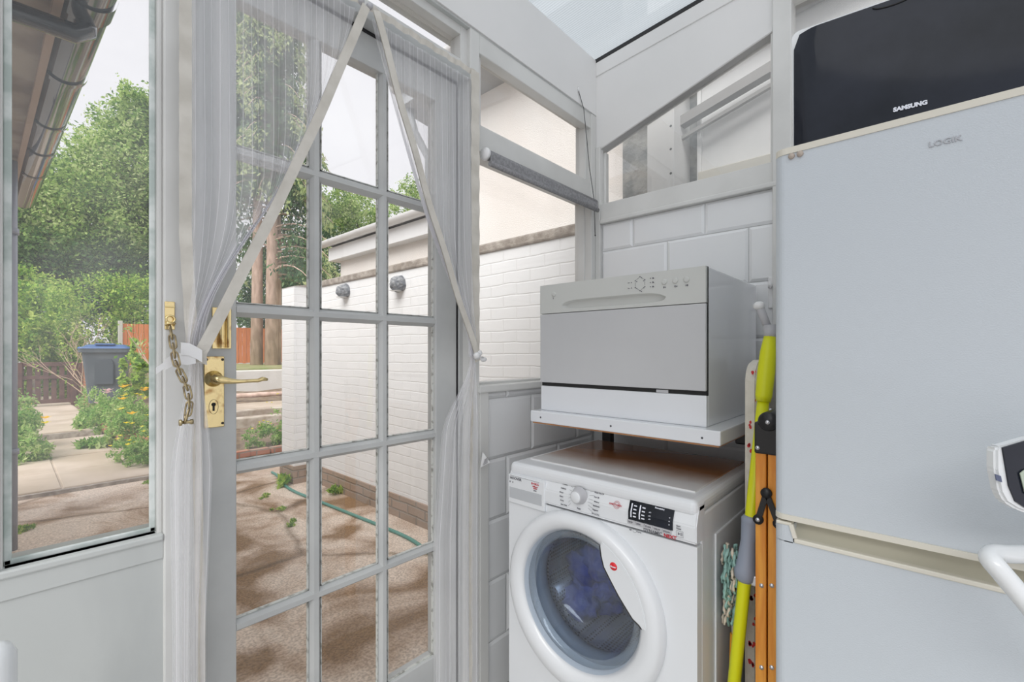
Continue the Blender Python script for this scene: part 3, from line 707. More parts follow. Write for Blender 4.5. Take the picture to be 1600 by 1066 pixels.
# front panel with the hole
b = B(); n = 72
ang = [2 * PI * k / n for k in range(n)]
def rect_pt(a, x0, x1, z0, z1, cx, cz):
    dx, dz = math.cos(a), math.sin(a); k = 1e9
    if dx > 1e-9: k = min(k, (x1 - cx) / dx)
    if dx < -1e-9: k = min(k, (x0 - cx) / dx)
    if dz > 1e-9: k = min(k, (z1 - cz) / dz)
    if dz < -1e-9: k = min(k, (z0 - cz) / dz)
    return (cx + dx * k, cz + dz * k)
outer = [rect_pt(a, 0, WX, .08, .742, CX, CZ) for a in ang]
for cx_, cz_ in ((0, .08), (WX, .08), (0, .742), (WX, .742)):      # snap nearest to the corners
    i = min(range(n), key=lambda k: (outer[k][0] - cx_) ** 2 + (outer[k][1] - cz_) ** 2); outer[i] = (cx_, cz_)
b.ring([(x, .0, z) for x, z in outer], [(CX + .19 * math.cos(a), .0, CZ + .01 + .19 * math.sin(a)) for a in ang], (0, .03, 0))
b.build('front_panel', M_machine, wm)
b = B(); b.box(0.002, WX - .002, .008, .04, .0, .078, .004); b.build('kick_plate', M_machine, wm)
# control panel
b = B()
b.prism([(0, .0, .746), (0, -.006, .752), (0, -.006, .79), (0, .014, .838), (0, .05, .840), (0, .05, .746)], (WX, 0, 0), .003, 3)
cp = b.build('control_panel', M_machine, wm)
def cpy(z): return -.0075 if z < .79 else -.0075 + (z - .79) * (.020 / .048)
tilt = Matrix.Rotation(-math.atan2(.020, .048), 4, 'X')
# detergent drawer
b = B(); b.box(.004, .150, -.0085, .01, .722, .812, .003); b.build('detergent_drawer', M_machine, wm)
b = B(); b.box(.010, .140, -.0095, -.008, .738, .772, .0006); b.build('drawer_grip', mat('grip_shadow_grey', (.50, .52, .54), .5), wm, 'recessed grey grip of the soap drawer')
b = B(); b.text('HOOVER', .012, .7975, .0112, -.0092, bold=.0001, sx=1.05); b.beam((.012, -.0088, .8085), (.130, -.0088, .8065), .0004, .0008); b.text('A', .010, .786, .008, -.0092); b.text('IT', .022, .786, .006, -.0092); b.text('AAA', .108, .777, .006, -.0092)
b.build('maker_lettering', M_text_grey, wm)
b = B(); b.text('8+5KG', .100, .796, .0098, -.0092); b.text('1400rpm', .104, .789, .0058, -.0092); b.text('WASH', .108, .7835, .005, -.0092); b.build('capacity_print', M_text_red, wm)
# dial
kx, kz = .272, .797
ky = cpy(kz)
b = B(); b.lathe([(0, -.022), (.016, -.022), (.0185, -.019), (.020, -.012), (.0225, -.004), (.025, 0)], (kx, ky, kz), 'Y', 40); dl = b.build('programme_dial', M_greyl, wm)
b = B(); b.lathe([(.0, -.0245), (.013, -.0243), (.0155, -.0225), (.016, -.021)], (kx, ky, kz), 'Y', 40); b.build('dial_cap', M_machine, dl)
b = B()
words_l = ['Eco Small', 'Cottons', 'Delicate', 'Wool', 'Rinse', 'Drain', 'Spin Only']; words_r = ['Mixed 45', 'Wash Dry 59', 'Fast 30', 'Whites', 'Synthetic', 'Hygiene', 'Wool Dry']
for i in range(7):
    zz = .828 - i * .0112
    b.pt(words_l[i], kx - .068 + .002 * abs(i - 3), zz - .002, .0055)
    b.pt(words_r[i], kx + .048 - .002 * abs(i - 3), zz - .004, .0055)
    b.beam((kx - .036, cpy(zz) - .0008, zz), (kx - .028, cpy(zz) - .0008, kz + (zz - kz) * .75), .0003, .0005); b.beam((kx + .030, cpy(zz) - .0008, kz + (zz - kz) * .75), (kx + .045, cpy(zz) - .0008, zz), .0003, .0005)
b.text('Fast', kx - .006, kz - .038, .007, cpy(.76) - .001)
b.build('programme_print', M_text_grey, wm)
b = B(); b.pt('ONE TOUCH', .366, .795, .0062); 
for r_ in (.006, .009): b.tube([(.388 + r_ * math.cos(a), cpy(.797 + r_ * math.sin(a)) - .0006, .797 + r_ * math.sin(a)) for a in np.linspace(0, 2 * PI, 20, False)], .0004, 4, closed=True)
b.build('touch_mark', M_text_red, wm)
# display
b = B(); b.prism([(.423, cpy(.770), .770), (.423, cpy(.770) - .0014, .770), (.423, cpy(.79) - .0014, .79), (.423, cpy(.833) - .0014, .833), (.423, cpy(.833), .833), (.423, cpy(.79), .79)], (.117, 0, 0))
dsp = b.build('display', M_blackgloss, wm, 'black display window')
b = B()
for cx_ in (.430, .453):
    for k in range(4):
        zz = .806 - k * .0085; b.box(cx_ + .007, cx_ + .015, cpy(zz) - .0030, cpy(zz) - .0018, zz - .0018, zz + .0012)
    b.prism([(cx_, cpy(.777) - .0030, .777), (cx_ + .003, cpy(.777) - .0030, .777), (cx_ + .003, cpy(.79) - .0030, .79), (cx_, cpy(.79) - .0030, .79)], (0, .0012, 0))
    b.prism([(cx_, cpy(.79) - .0030, .79), (cx_ + .003, cpy(.79) - .0030, .79), (cx_ + .003, cpy(.81) - .0030, .81), (cx_, cpy(.81) - .0030, .81)], (0, .0012, 0))
b.pt('Dry', .478, .818, .0062, lift=.0022, bold=.0002); b.pt('Time', .495, .818, .0062, lift=.0022, bold=.0002); b.pt('Remaining', .492, .811, .0058, lift=.0022, bold=.0001)
for k in range(3): b.pt('oO', .478, .798 - k * .008, .0045, lift=.0024); b.pt('o', .530, .797 - k * .008, .006, lift=.0024)
b.build('display_symbols', M_text_white, dsp)
b = B()
for k in range(5): b.box(.421 + k * .0235, .421 + k * .0235 + .0215, cpy(.763) - .0022, cpy(.763), .7585, .7690, .0008)
b.build('option_buttons', M_greyl, wm)
b = B()
for k, s_ in enumerate(['TEMP', 'SPIN', 'STAIN', 'DELAY', 'STEAM']): b.text(s_, .423 + k * .0235, .762, .0055, cpy(.763) - .0026)
b.text('DYNAMIC', .464, .7495, .0108, -.0070, bold=.0001, sx=1.0); b.text('Start', .549, .783, .005, cpy(.783) - .0012); b.text('Pause', .549, .777, .005, cpy(.78) - .0012)
b.text('All', .425, .741, .006, -.007); b.text('Care', .446, .741, .006, -.007); b.tube([(.440 + .005 * math.cos(a), -.0066, .743 + .005 * math.sin(a)) for a in np.linspace(0, 2 * PI, 16, False)], .0004, 4, closed=True)
b.tube([(x, cpy(z) - .0008, z) for x, z in ((.549, .759), (.565, .759), (.565, .773), (.549, .773))], .0004, 4, closed=True)
b.prism([(.5525, -.0078, .7625), (.5575, -.0078, .766), (.5525, -.0078, .7695)], (0, .0006, 0)); b.box(.559, .560, -.008, -.0074, .7625, .7695); b.box(.5615, .5625, -.008, -.0074, .7625, .7695)
b.build('panel_print', M_text_grey, wm)
b = B(); b.text('NEXT', .5170, .7492, .0122, -.0072, bold=.0003, sx=1.0); b.build('red_lettering', M_text_red, wm)
# porthole door: moulded ring
def circ(r, cx=CX, cz=CZ, flat=None, n=n):
    o = []
    for a in ang:
        x, z = cx + r * math.cos(a), cz + r * math.sin(a)
        if flat is not None: z = min(z, flat)
        o.append((x, z))
    return o
prof = [(.250, .0, .744), (.251, -.012, .746), (.246, -.026, .742), (.236, -.034, .734), (.218, -.036, .722), (.200, -.031, None), (.190, -.020, None), (.184, -.004, None)]
b = B(); rings = []
for r_, y_, fl in prof:
    cz_ = CZ + (.010 if r_ < .205 else .010 * (.25 - r_) / .05 if r_ < .25 else 0)
    rings.append([b.bm.verts.new((x, y_, z)) for x, z in circ(r_, CX, cz_, fl)])
for A_, C_ in zip(rings, rings[1:]):
    for k in range(n):
        f = b.bm.faces.new((A_[k], A_[(k + 1) % n], C_[(k + 1) % n], C_[k])); f.smooth = True
pd = b.build('porthole_door', M_machine, wm)
# right-hand lobe covering the glass, with black edge line
edge_px = [(939, 852), (941, 868), (945, 885), (955, 905), (968, 930), (980, 950), (990, 966), (1000, 976), (1004, 982)]
ep = []
for u, v in edge_px:
    p = onX(u, v, 1.05); ep.append((.985 - p.y, p.z))
arc = []
a1 = math.atan2(ep[-1][1] - (CZ + .01), ep[-1][0] - CX); a0 = math.atan2(ep[0][1] - (CZ + .01), ep[0][0] - CX)
for k in range(17):
    a = a1 + (a0 - a1) * k / 16; arc.append((CX + .213 * math.cos(a), CZ + .01 + .213 * math.sin(a)))
b = B(); b.prism([(x, -.0365, z) for x, z in ep + arc], (0, .030, 0), .002); b.build('door_lobe', M_machine, pd)
b = B(); b.tube([(x, -.0362, z) for x, z in ep], .0016, 8); b.build('black_seam', M_black, pd, 'black seam line')
bc = onX(959, 885, 1.045); bx, bz = .985 - bc.y, bc.z
b = B(); b.lathe([(0, -.0018), (.0095, -.0014), (.0105, 0)], (bx, -.0368, bz), 'Y', 28); bd = b.build('badge', mat('badge_red', (.70, .02, .03), .3), pd, 'round red maker badge')
b = B(); b.text('Hoover', bx - .0085, bz - .002, .0052, -.0390, bold=.0002, shear=.3); b.build('badge_script', M_text_white, bd)
# glass bowl
M_bowl = glass_mat('porthole_glass', .02, 6, tint=(.82, .88, .95), dirt_hi=.06, refl=2.0)
M_bowl_rim = glass_mat('porthole_glass_rim', .18, 6, tint=(.75, .83, .90), dirt_hi=.3, refl=2.5)
b = B(); b.lathe([(.184, -.004), (.178, -.014), (.170, -.012), (.162, .002)], (CX, 0, CZ + .01), 'Y', 72); b.build('glass_rim', M_bowl_rim, pd)
b = B(); b.lathe([(.186, -.026), (.15, -.030), (.09, -.033), (.0, -.034)], (CX, 0, CZ + .01), 'Y', 64); b.build('outer_lens', M_bowl, pd)
b = B(); b.lathe([(.162, .002), (.156, .04), (.140, .075), (.11, .090), (.06, .098), (0, .10)], (CX, 0, CZ + .01), 'Y', 64); b.build('glass_bowl', M_bowl, pd)
b = B(); b.lathe([(.190, .03), (.172, .035), (.166, .05), (.172, .07), (.20, .08)], (CX, 0, CZ + .01), 'Y', 64); b.build('rubber_seal', mat('seal_grey', (.20, .23, .27), .45), wm)
# perforated drum
m = bpy.data.materials.new('perforated_steel_drum'); m.use_nodes = True; t = m.node_tree; bs = t.nodes['Principled BSDF']; bs.inputs['Metallic'].default_value = .7; bs.inputs['Roughness'].default_value = .35
c = t.nodes.new('ShaderNodeTexCoord'); vo = t.nodes.new('ShaderNodeTexVoronoi'); vo.inputs['Scale'].default_value = 85; vo.inputs['Randomness'].default_value = .12; r = t.nodes.new('ShaderNodeValToRGB')
r.color_ramp.elements[0].position = .25; r.color_ramp.elements[0].color = (.04, .05, .09, 1); r.color_ramp.elements[1].position = .38; r.color_ramp.elements[1].color = (.62, .64, .70, 1)
t.links.new(c.outputs['Object'], vo.inputs['Vector']); t.links.new(vo.outputs['Distance'], r.inputs['Fac']); t.links.new(r.outputs['Color'], bs.inputs['Base Color'])
b = B(); b.lathe([(.172, .08), (.225, .09), (.235, .12), (.235, .36), (.21, .40), (0, .42)], (CX, 0, CZ + .005), 'Y', 64)
for a in (-.6, 1.5, 3.6):
    c0 = Vector((CX + .215 * math.cos(a), .12, CZ + .215 * math.sin(a))); b.tube([c0, c0 + Vector((0, .24, 0))], .03, 10)
b.build('drum', m, wm, 'perforated steel drum')
lm = mat('navy_laundry_cloth', (.02, .04, .30), .9, color2=(.16, .18, .40), nscale=9, bump=.8, bscale=30)
ld = thing('laundry', 'crumpled navy blue laundry inside the washing machine drum', 'laundry', (1.08 + .2, .985 - CX, .33))
b = B(); 
for (x, y, z) in ((-.11, .0, .16), (-.05, -.01, .20), (.01, .01, .17), (-.12, .03, .09), (-.06, .05, .10), (.0, .07, .12), (-.09, .09, .03), (-.13, -.01, .04)):
    b.blob((x, y, z), (.062, .045, .055), nz_=.55, freq=2.8)
for v in b.bm.verts: v.co = Vector((v.co.y + .0, -v.co.x, v.co.z))
b.build('crumpled_cloth', lm, ld)

# ------------------------------------------------------------------ wall shelf over the machine
M_chip = mat('brown_board_underside', (.50, .24, .10), .6, color2=(.38, .17, .07), nscale=7)
sh = thing('wall_shelf', 'white shelf with folded metal edge carrying the dishwasher', 'shelf', (1.20, .996, .958), RZ)
b = B(); b.box(0, .62, 0, .57, .004, .042, .003, 2); top = b.build('shelf_top', M_white_enamel, sh)
b = B(); b.box(.006, .614, .006, .565, -.0005, .005); b.build('underside_board', M_chip, sh, 'orange brown board underneath')
b = B()
for x, z in ((.045, .022), (.31, .022), (.575, .020)):
    b = B(); b.lathe([(0, -.0015), (.0028, -.0012), (.003, 0)], (x, 0, z), 'Y', 10); b.build('rivet_head', mat('dark_rivet', (.08, .08, .09), .5), sh)
b = B()
for x in (-.0 + .02, .60):
    b.box(x - .02, x + .02, .47, .50, -.958 + .0, -.002, .002)
b.beam((.02, .485, -.03), (.60, .485, -.03), .014, .02); b.box(.54, .62, .40, .47, -.06, -.002, .004); b.box(.02, .06, .40, .47, -.05, -.002, .004); b.build('support_frame', M_black, sh, 'black steel support frame')

# ------------------------------------------------------------------ dishwasher
dw = thing('dishwasher', 'compact white table-top dishwasher with grey front standing on the shelf', 'dishwasher', (1.235, .978, 1.000), RZ)
b = B(); b.box(.0, .556, .016, .485, .0, .427, .003); b.box(.0, .556, .0, .018, .0, .084, .003); b.build('body', M_white_enamel, dw)
b = B(); b.box(.003, .555, .004, .0165, .083, .0985); b.box(.5550, .5560, .0085, .0165, .083, .427); b.build('door_gap', M_dark, dw)
b = B(); b.box(.417, .452, .000, .003, .0845, .0935, .001); b.build('latch', M_greyl, dw)
b = B(); b.box(0, .5555, -.004, .008, .096, .3285, .002); dd = b.build('door', M_silver_door, dw, 'satin grey door')
# control strip with moulded grip
b = B()
sx0, sx1, sz0, sz1 = .084, .456, .339 - 0, .370 - 0
sz0 -= .0; SZ0, SZ1 = .339 - 1.0 + 1.0 - .0, .370
def slot(n_=64, dx=0, dz=0, lift=0):
    o = []
    for k in range(n_):
        a = 2 * PI * k / n_; ca, sa_ = math.cos(a), math.sin(a)
        x = (sx0 + sx1) / 2 + ((sx1 - sx0) / 2 - dx) * (abs(ca) ** .25) * (1 if ca > 0 else -1)
        z = .3565 + (.0175 - dz) * (abs(sa_) ** .6) * (1 if sa_ > 0 else -1)
        x += (-.012 if z > .3565 else 0) * (1 if ca > 0 else -1)
        o.append((x, z))
    return o
W_, Z0_, Z1_, zc_ = .5555, .3305, .427, .3545
top_o, top_s, top_b, bot_o, bot_s, bot_b = [], [], [], [], [], []
nS = 40
for i in range(nS + 1):
    f = i / nS; h = (1 - abs(2 * f - 1) ** 7) ** .5
    for (lst_o, lst_s, lst_b, xa_, xb_, hh, zo) in ((top_o, top_s, top_b, .098, .432, .0150, Z1_), (bot_o, bot_s, bot_b, .084, .456, -.0150, Z0_)):
        g_ = (xa_ + (xb_ - xa_) * f) * h + (.090 + (.448 - .090) * f) * (1 - h)
        lst_o.append(b.bm.verts.new((W_ * f, -.004, zo))); lst_s.append(b.bm.verts.new((g_, -.004, zc_ + hh * h)))
        lst_b.append(b.bm.verts.new((.27 + (g_ - .27) * .95, .0115, zc_ + hh * h * .72)))
for i in range(nS):
    for (o_, s_, q_) in ((top_o, top_s, top_b), (bot_o, bot_s, bot_b)):
        b.bm.faces.new((o_[i], o_[i + 1], s_[i + 1], s_[i])); f_ = b.bm.faces.new((s_[i], s_[i + 1], q_[i + 1], q_[i])); f_.smooth = True
    b.bm.faces.new((top_b[i], top_b[i + 1], bot_b[i + 1], bot_b[i]))
for k in (0, nS): b.bm.faces.new((top_o[k], top_s[k], bot_s[k], bot_o[k]))
b.box(0, W_, -.0038, .0150, Z1_ - .0005, Z1_ + .0002); b.box(0, W_, -.0038, .0150, Z0_ - .0002, Z0_ + .0005); b.box(0, .0005, -.0038, .0150, Z0_, Z1_); b.box(W_ - .0005, W_, -.0038, .0150, Z0_, Z1_)
pn = b.build('control_strip', M_silver_panel, dw, 'warm grey control strip with a long moulded grip')
for i, (x, z) in enumerate(((.059, .394), (.443, .396), (.474, .396), (.505, .396))):
    b = B(); b.lathe([(0, -.0035), (.0035, -.0030), (.0065, -.0035), (.0080, -.002), (.0085, 0)], (x, -.004, z), 'Y', 24); b.build('push_button', M_silver_panel, pn)
b = B()
pts = [(.370 + .017 * math.cos(a), -.0046, .398 + .020 * math.sin(a)) for a in np.linspace(PI / 2, PI / 2 + 2 * PI, 6, False)]
for i, p in enumerate(pts):
    b.lathe([(0, -.0004), (.0021, 0)], p, 'Y', 10); q = pts[(i + 1) % 6]; A_, C_ = Vector(p), Vector(q)
    b.tube([A_.lerp(C_, .25), A_.lerp(C_, .75)], .0004, 4)
    b.box(p[0] - .005 if p[0] > .37 else p[0] + .003, p[0] - .002 if p[0] > .37 else p[0] + .006, -.0048, -.0042, p[2] - .004, p[2] - .0015)
for dz in (.012, 0, -.012): b.lathe([(0, -.0004), (.0018, 0)], (.402, -.0046, .398 + dz), 'Y', 10); b.text('3h', .407, .396 + dz, .006, -.0046, bold=.0002)
for dz in (.006, -.010): b.lathe([(0, -.0004), (.0018, 0)], (.343, -.0046, .398 + dz), 'Y', 10); b.box(.331, .337, -.0048, -.0042, .397 + dz, .399 + dz)
for x, s_ in ((.440, 'P+'), (.471, 'O+'), (.502, '>II'), (.056, 'I')): b.text(s_, x, .378, .007, -.0046, bold=.0002)
b.build('programme_marks', M_text_grey, pn)

# ------------------------------------------------------------------ fridge freezer
fr = thing('fridge_freezer', 'tall white fridge freezer with cream trim standing in the right foreground', 'fridge', (1.0, .214, 0), RZ)
FW = .55
b = B(); b.box(0.002, FW - .002, .05, .60, .02, 1.575, .004); b.build('cabinet', M_white_enamel, fr)
def rounded_front(b, z0, z1, y0, y1, r=.018):
    pts = [(0, y1)]
    for k in range(7): a = PI + (PI / 2) * k / 6; pts.append((r + r * math.cos(a), y0 + r + r * math.sin(a)))
    for k in range(7): a = 1.5 * PI + (PI / 2) * k / 6; pts.append((FW - r + r * math.cos(a), y0 + r + r * math.sin(a)))
    pts.append((FW, y1)); b.prism([(x, y, z0) for x, y in pts], (0, 0, z1 - z0))
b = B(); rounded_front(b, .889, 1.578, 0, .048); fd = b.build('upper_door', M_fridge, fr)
b = B(); rounded_front(b, 1.578, 1.590, -.002, .055, .020); b.build('top_trim', M_cream, fd, 'cream plastic trim along the top')
b = B(); rounded_front(b, .879, .889, -.004, .048, .020); b.build('bottom_trim', M_cream, fd, 'cream plastic trim')
# lower door with recessed grip
b = B(); rounded_front(b, .04, .838, 0, .048); 
cpz = [(0, .048)] + [(.018 + .018 * math.cos(PI + PI / 2 * k / 6), .018 + .018 * math.sin(PI + PI / 2 * k / 6)) for k in range(7)] + [(.032, 0), (.032, .048)]
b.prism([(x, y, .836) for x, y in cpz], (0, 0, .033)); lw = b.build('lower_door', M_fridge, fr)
b = B()
b.box(.004, .030, -.0015, .048, .868, .8745, .002); b.beam((.029, .0, .872), (.036, .0, .847), .007, .006, up=(0, 1, 0)); b.box(.034, FW - .036, -.003, .02, .838, .8465, .002)
b.box(FW - .03, FW, -.002, .048, .868, .876, .002)
b.build('grip_trim', M_cream, lw, 'cream trim round the grip')
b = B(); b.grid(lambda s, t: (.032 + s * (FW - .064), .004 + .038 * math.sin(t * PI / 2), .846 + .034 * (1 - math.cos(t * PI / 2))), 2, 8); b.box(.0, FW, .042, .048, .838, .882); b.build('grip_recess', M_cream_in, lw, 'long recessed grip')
b = B()
b.text('LOGIK', .222, 1.531, .0125, -.0008, bold=.0001, sx=1.05, depth=.0008); b.build('maker_letters', mat('chrome_letter', (.42, .43, .45), .25, metal=.6), fd)
for x in (.030, .044):
    b = B(); b.lathe([(0, -.0055), (.0045, -.005), (.0055, -.003), (.0055, 0)], (x, -.0002, 1.572 - .0 + (.0005 if x > .04 else 0)), 'Y', 18); b.build('screw_cap', mat('beige_cap', (.48, .41, .35), .5), fd, 'small beige screw cap')

# ------------------------------------------------------------------ microwave on the fridge
mw = thing('microwave', 'black glass fronted microwave oven standing on top of the fridge', 'microwave', (1.12, .206, 1.579), RZ + math.radians(6.5))
MWW, MWH = .48, .300
b = B(); b.box(.0, MWW, .012, .33, .0, MWH, .02, 4); b.build('casing', M_whitepl, mw)
fr_pts = lambda x0, x1, z0, z1, r, y: [(x0 + r + r * math.cos(a), y, z1 - r + r * math.sin(a)) for a in np.linspace(PI, PI / 2, 6)] + [(x1 - r + r * math.cos(a), y, z1 - r + r * math.sin(a)) for a in np.linspace(PI / 2, 0, 6)] + [(x1 - r * .3, y, z0), (x0 + r * .3, y, z0)]
b = B(); b.prism(fr_pts(-.001, MWW + .001, .0, MWH + .002, .016, .0), (0, .016, 0), .002); b.build('front_bezel', M_whitepl, mw)
b = B()
def bow(s, t):
    z = .002 + t * (MWH - .012); x = .004 + s * (MWW - .008)
    if t > .9: x = .004 + (t - .9) * .10 + s * (MWW - .008 - (t - .9) * .2)
    return (x, -.003 - .012 * math.sin(min(1, s * 14) * PI / 2) * math.sin(min(1, (1 - s) * 14 + .001) * PI / 2), z)
b.grid(bow, 60, 20); b.build('glass_door', M_blackgloss, mw, 'curved black mirror glass front')
b = B(); b.text('SAMSUNG', .165, .075, .0105, -.0165, bold=.0006, sx=1.0); b.build('maker_letters', M_text_white, mw)
b = B(); b.tube([(.165 + .030 * math.cos(a), -.0160, MWH - .014 + .008 * math.sin(a)) for a in np.linspace(PI, 2 * PI, 14)], .0012, 6); b.build('top_notch', M_dark, mw)

# ------------------------------------------------------------------ exercise bike console and handlebar (right edge)
eb = thing('exercise_bike', 'white exercise bike with black glass console at the right edge, before the fridge', 'exercise bike', (.80, -.30, 0))
EO = (.80, -.30, 0)
d_ = .60
tb_ = [Vector((.80, -.345, .80)), onD(1790, 905, .62), onD(1690, 868, d_), onD(1620, 866, d_), onD(1580, 866, d_), onD(1556, 865, d_ - .003), onD(1548, 870, d_ - .008), onD(1550, 878, d_ - .014), onD(1562, 892, d_ - .02), onD(1590, 925, d_ - .03), onD(1640, 985, d_ - .05), onD(1700, 1060, d_ - .06)]
def smooth(P, n=4):
    out = []
    for i in range(len(P) - 1):
        p0, p1, p2, p3 = P[max(i - 1, 0)], P[i], P[i + 1], P[min(i + 2, len(P) - 1)]
        for k in range(n):
            t = k / n; out.append(.5 * ((2 * p1) + (-p0 + p2) * t + (2 * p0 - 5 * p1 + 4 * p2 - p3) * t * t + (-p0 + 3 * p1 - 3 * p2 + p3) * t ** 3))
    return out + [P[-1]]
b = B(EO); b.tube(smooth(tb_), .0118, 16); b.build('handlebar', M_whitepl, eb)
cpts = [(1556, 703), (1560, 697), (1566, 698), (1600, 688), (1660, 672), (1700, 668), (1700, 830), (1640, 815), (1601, 801), (1590, 797), (1572, 786), (1563, 770), (1556, 735)]
cons = [onD(u, v, .56) for u, v in cpts]
out_ = (onD(1640, 740, 1) - onD(0, 550, 0)); nrm_ = Vector((CA, SA, 0))
b = B(EO); cc = sum(cons, Vector()) / len(cons)
b.prism([cc + (p - cc) * 1.0 for p in cons], nrm_ * .014, .003)
cs = b.build('console', M_whitepl, eb)
g = [onD(u, v, .558) for u, v in ((1567, 700), (1600, 690), (1660, 676), (1695, 672), (1695, 822), (1640, 808), (1602, 794), (1587, 784), (1577, 760))]
b = B(EO); b.prism(g, nrm_ * .002); b.build('console_glass', M_blackgloss, cs, 'black glass console face')
g = [onD(u, v, .556) for u, v in ((1594, 740), (1600, 735), (1640, 724), (1680, 720), (1680, 790), (1640, 785), (1602, 772))]
b = B(EO); b.prism(g, nrm_ * .001); b.build('screen', mat('pale_screen', (.45, .52, .42), .3), cs, 'pale green screen')
g = [onD(u, v, .5575) for u, v in ((1553 + 2, 741), (1564, 744), (1566, 754), (1557, 751))]
b = B(EO); b.prism(g, nrm_ * .001); b.build('flag_sticker', mat('flag_grey', (.10, .12, .2), .4), cs, 'small striped sticker')
b = B(EO); q0 = onD(1690, 755, .592); b.tube([q0, (.80, -.33, .80), (.80, -.36, .02)], .022, 14); b.build('stem', M_whitepl, eb)
b = B(EO); b.box(.60, .97, -.40, -.34, .0, .04, .01); b.tube([(.80, -.37, .05), (.35, -.95, .05)], .025, 12); b.box(.2, .5, -1.0, -.94, 0, .04, .01); b.build('base', M_whitepl, eb)

# rounded white post end at the lower left
b = B((0, .93, 0)); c = onD(-12, 1030, .62)
b.tube([(c.x, c.y, 0), (c.x, c.y, c.z), (c.x, c.y, c.z + .014), (c.x, c.y, c.z + .022)], [.024, .024, .018, .006], 18)
o = b.build('post', M_whitepl); o.location = (0, .93, 0); tag(o, 'end of a rounded white post low in the left corner', 'post')

# ------------------------------------------------------------------ things standing between the machine and the fridge
# ironing board
ib = thing('ironing_board', 'folded ironing board in cream cloth with red flowers, standing beside the washing machine', 'ironing board', (1.32, .33, 0))
IO = (1.32, .33, 0)
b = B(IO)
def board(s, t):   # loop around
    return None
pts = []
zt_ = 1.178
for k in range(9): a = PI - PI / 2 * k / 8; pts.append((1.30 + .06 + .06 * math.cos(a), zt_ - .06 + .06 * math.sin(a)))
for k in range(9): a = PI / 2 - PI / 2 * k / 8; pts.append((1.62 + .06 * math.cos(a), zt_ - .06 + .06 * math.sin(a)))
pts += [(1.68, .05), (1.30, .05)]
b.prism([(x, .317, z) for x, z in pts], (0, .030, 0), .006, 3)
m_cloth = mat('cream_board_cloth', (.78, .74, .66), .85, color2=(.70, .66, .58), nscale=30, bump=.3, bscale=25)
cvr = b.build('cloth_cover', m_cloth, ib)
b = B(IO)
for i in range(17):
    z = 1.145 - i * .064 + rnd.uniform(-.008, .008); yy = .327 + rnd.uniform(-.007, .008)
    for k in range(rnd.choice((3, 4))):
        a = rnd.uniform(0, 6.28); c = Vector((1.2985, yy + .0055 * math.cos(a), z + .0085 * math.sin(a))); r_ = rnd.uniform(.003, .0055)
        P_ = [c + Vector((0, .8 * r_ * math.cos(q) * (1 + .3 * math.sin(3 * q + i)), r_ * 1.25 * math.sin(q))) for q in np.linspace(0, 2 * PI, 9, False)]
        for p in P_: p.y = min(max(p.y, .319), .345)
        b.prism(P_, (.0012, 0, 0))
b.build('flower_print', M_red, cvr, 'red flower print')
b = B(IO); b.tube([(1.36, .30, .05), (1.36, .30, 1.05)], .006, 8); b.tube([(1.62, .30, .05), (1.62, .30, 1.05)], .006, 8); b.build('leg_tube', M_steel, ib)

# yellow pole tool
_a, _b = onX(1204, 515, 1.235), onX(1147, 1066, 1.17)
P_top = _a + (_b - _a) * ((_a.z - 1.205) / (_a.z - _b.z)); P_bot = _a + (_b - _a) * ((_a.z - .02) / (_a.z - _b.z))
def pp(k): return P_bot.lerp(P_top, k)
yp = thing('cleaning_mop', 'yellow poled cleaning mop with grey grip and grey swivel top', 'mop', tuple(pp(0)))
YO = tuple(pp(0))
def pz(z): return (z - P_bot.z) / (P_top.z - P_bot.z)
b = B(YO); b.tube([pp(0), pp(pz(.72)), pp(pz(1.09))], [.0145, .0145, .0135], 14); b.build('pole', M_yellow, yp)
b = B(YO); b.tube([pp(pz(1.08)), pp(pz(1.095)), pp(pz(1.15)), pp(pz(1.20)), pp(pz(1.238))], [.016, .0185, .0195, .018, .013], 16); b.build('upper_sleeve', M_yellow, yp, 'thicker yellow sleeve')
tp_ = pp(pz(1.245))
b = B(YO); b.tube([pp(pz(1.236)), tp_, tp_ + Vector((0, .0, .02))], [.013, .015, .016], 14)
k0, k1 = tp_ + Vector((0, .004, .01)), onX(1186, 478, 1.225)
b.tube([k0, k1], [.009, .010], 12); b.build('swivel_head', M_greyl, yp, 'grey swivel fork'); 
b = B(YO); b.blob(k1, (.013, .013, .011)); b.build('knob', M_upvc, yp, 'white round knob')
gt_, gb_ = onX(1168, 852, 1.19), onX(1160, 955, 1.18)
b = B(YO); gp = [pp(pz(z)) for z in (.805, .797, .79, .745, .70, .675, .655, .645)]
b.tube(gp, [.016, .0215, .0205, .0175, .0205, .0255, .023, .012], 18); b.build('grip', M_grey, yp, 'blue grey grip')
b = B(YO); a0_ = pp(pz(.66)) + Vector((-.005, -.028, 0)); b.box(a0_.x - .006, a0_.x + .006, a0_.y - .006, a0_.y + .014, a0_.z - .014, a0_.z + .012, .004); b.tube([a0_ + Vector((0, -.003, 0)), a0_ + Vector((.0, -.006, -.5))], .0032, 8); b.build('trigger_rod', M_steel, yp, 'thin steel rod below the grip')

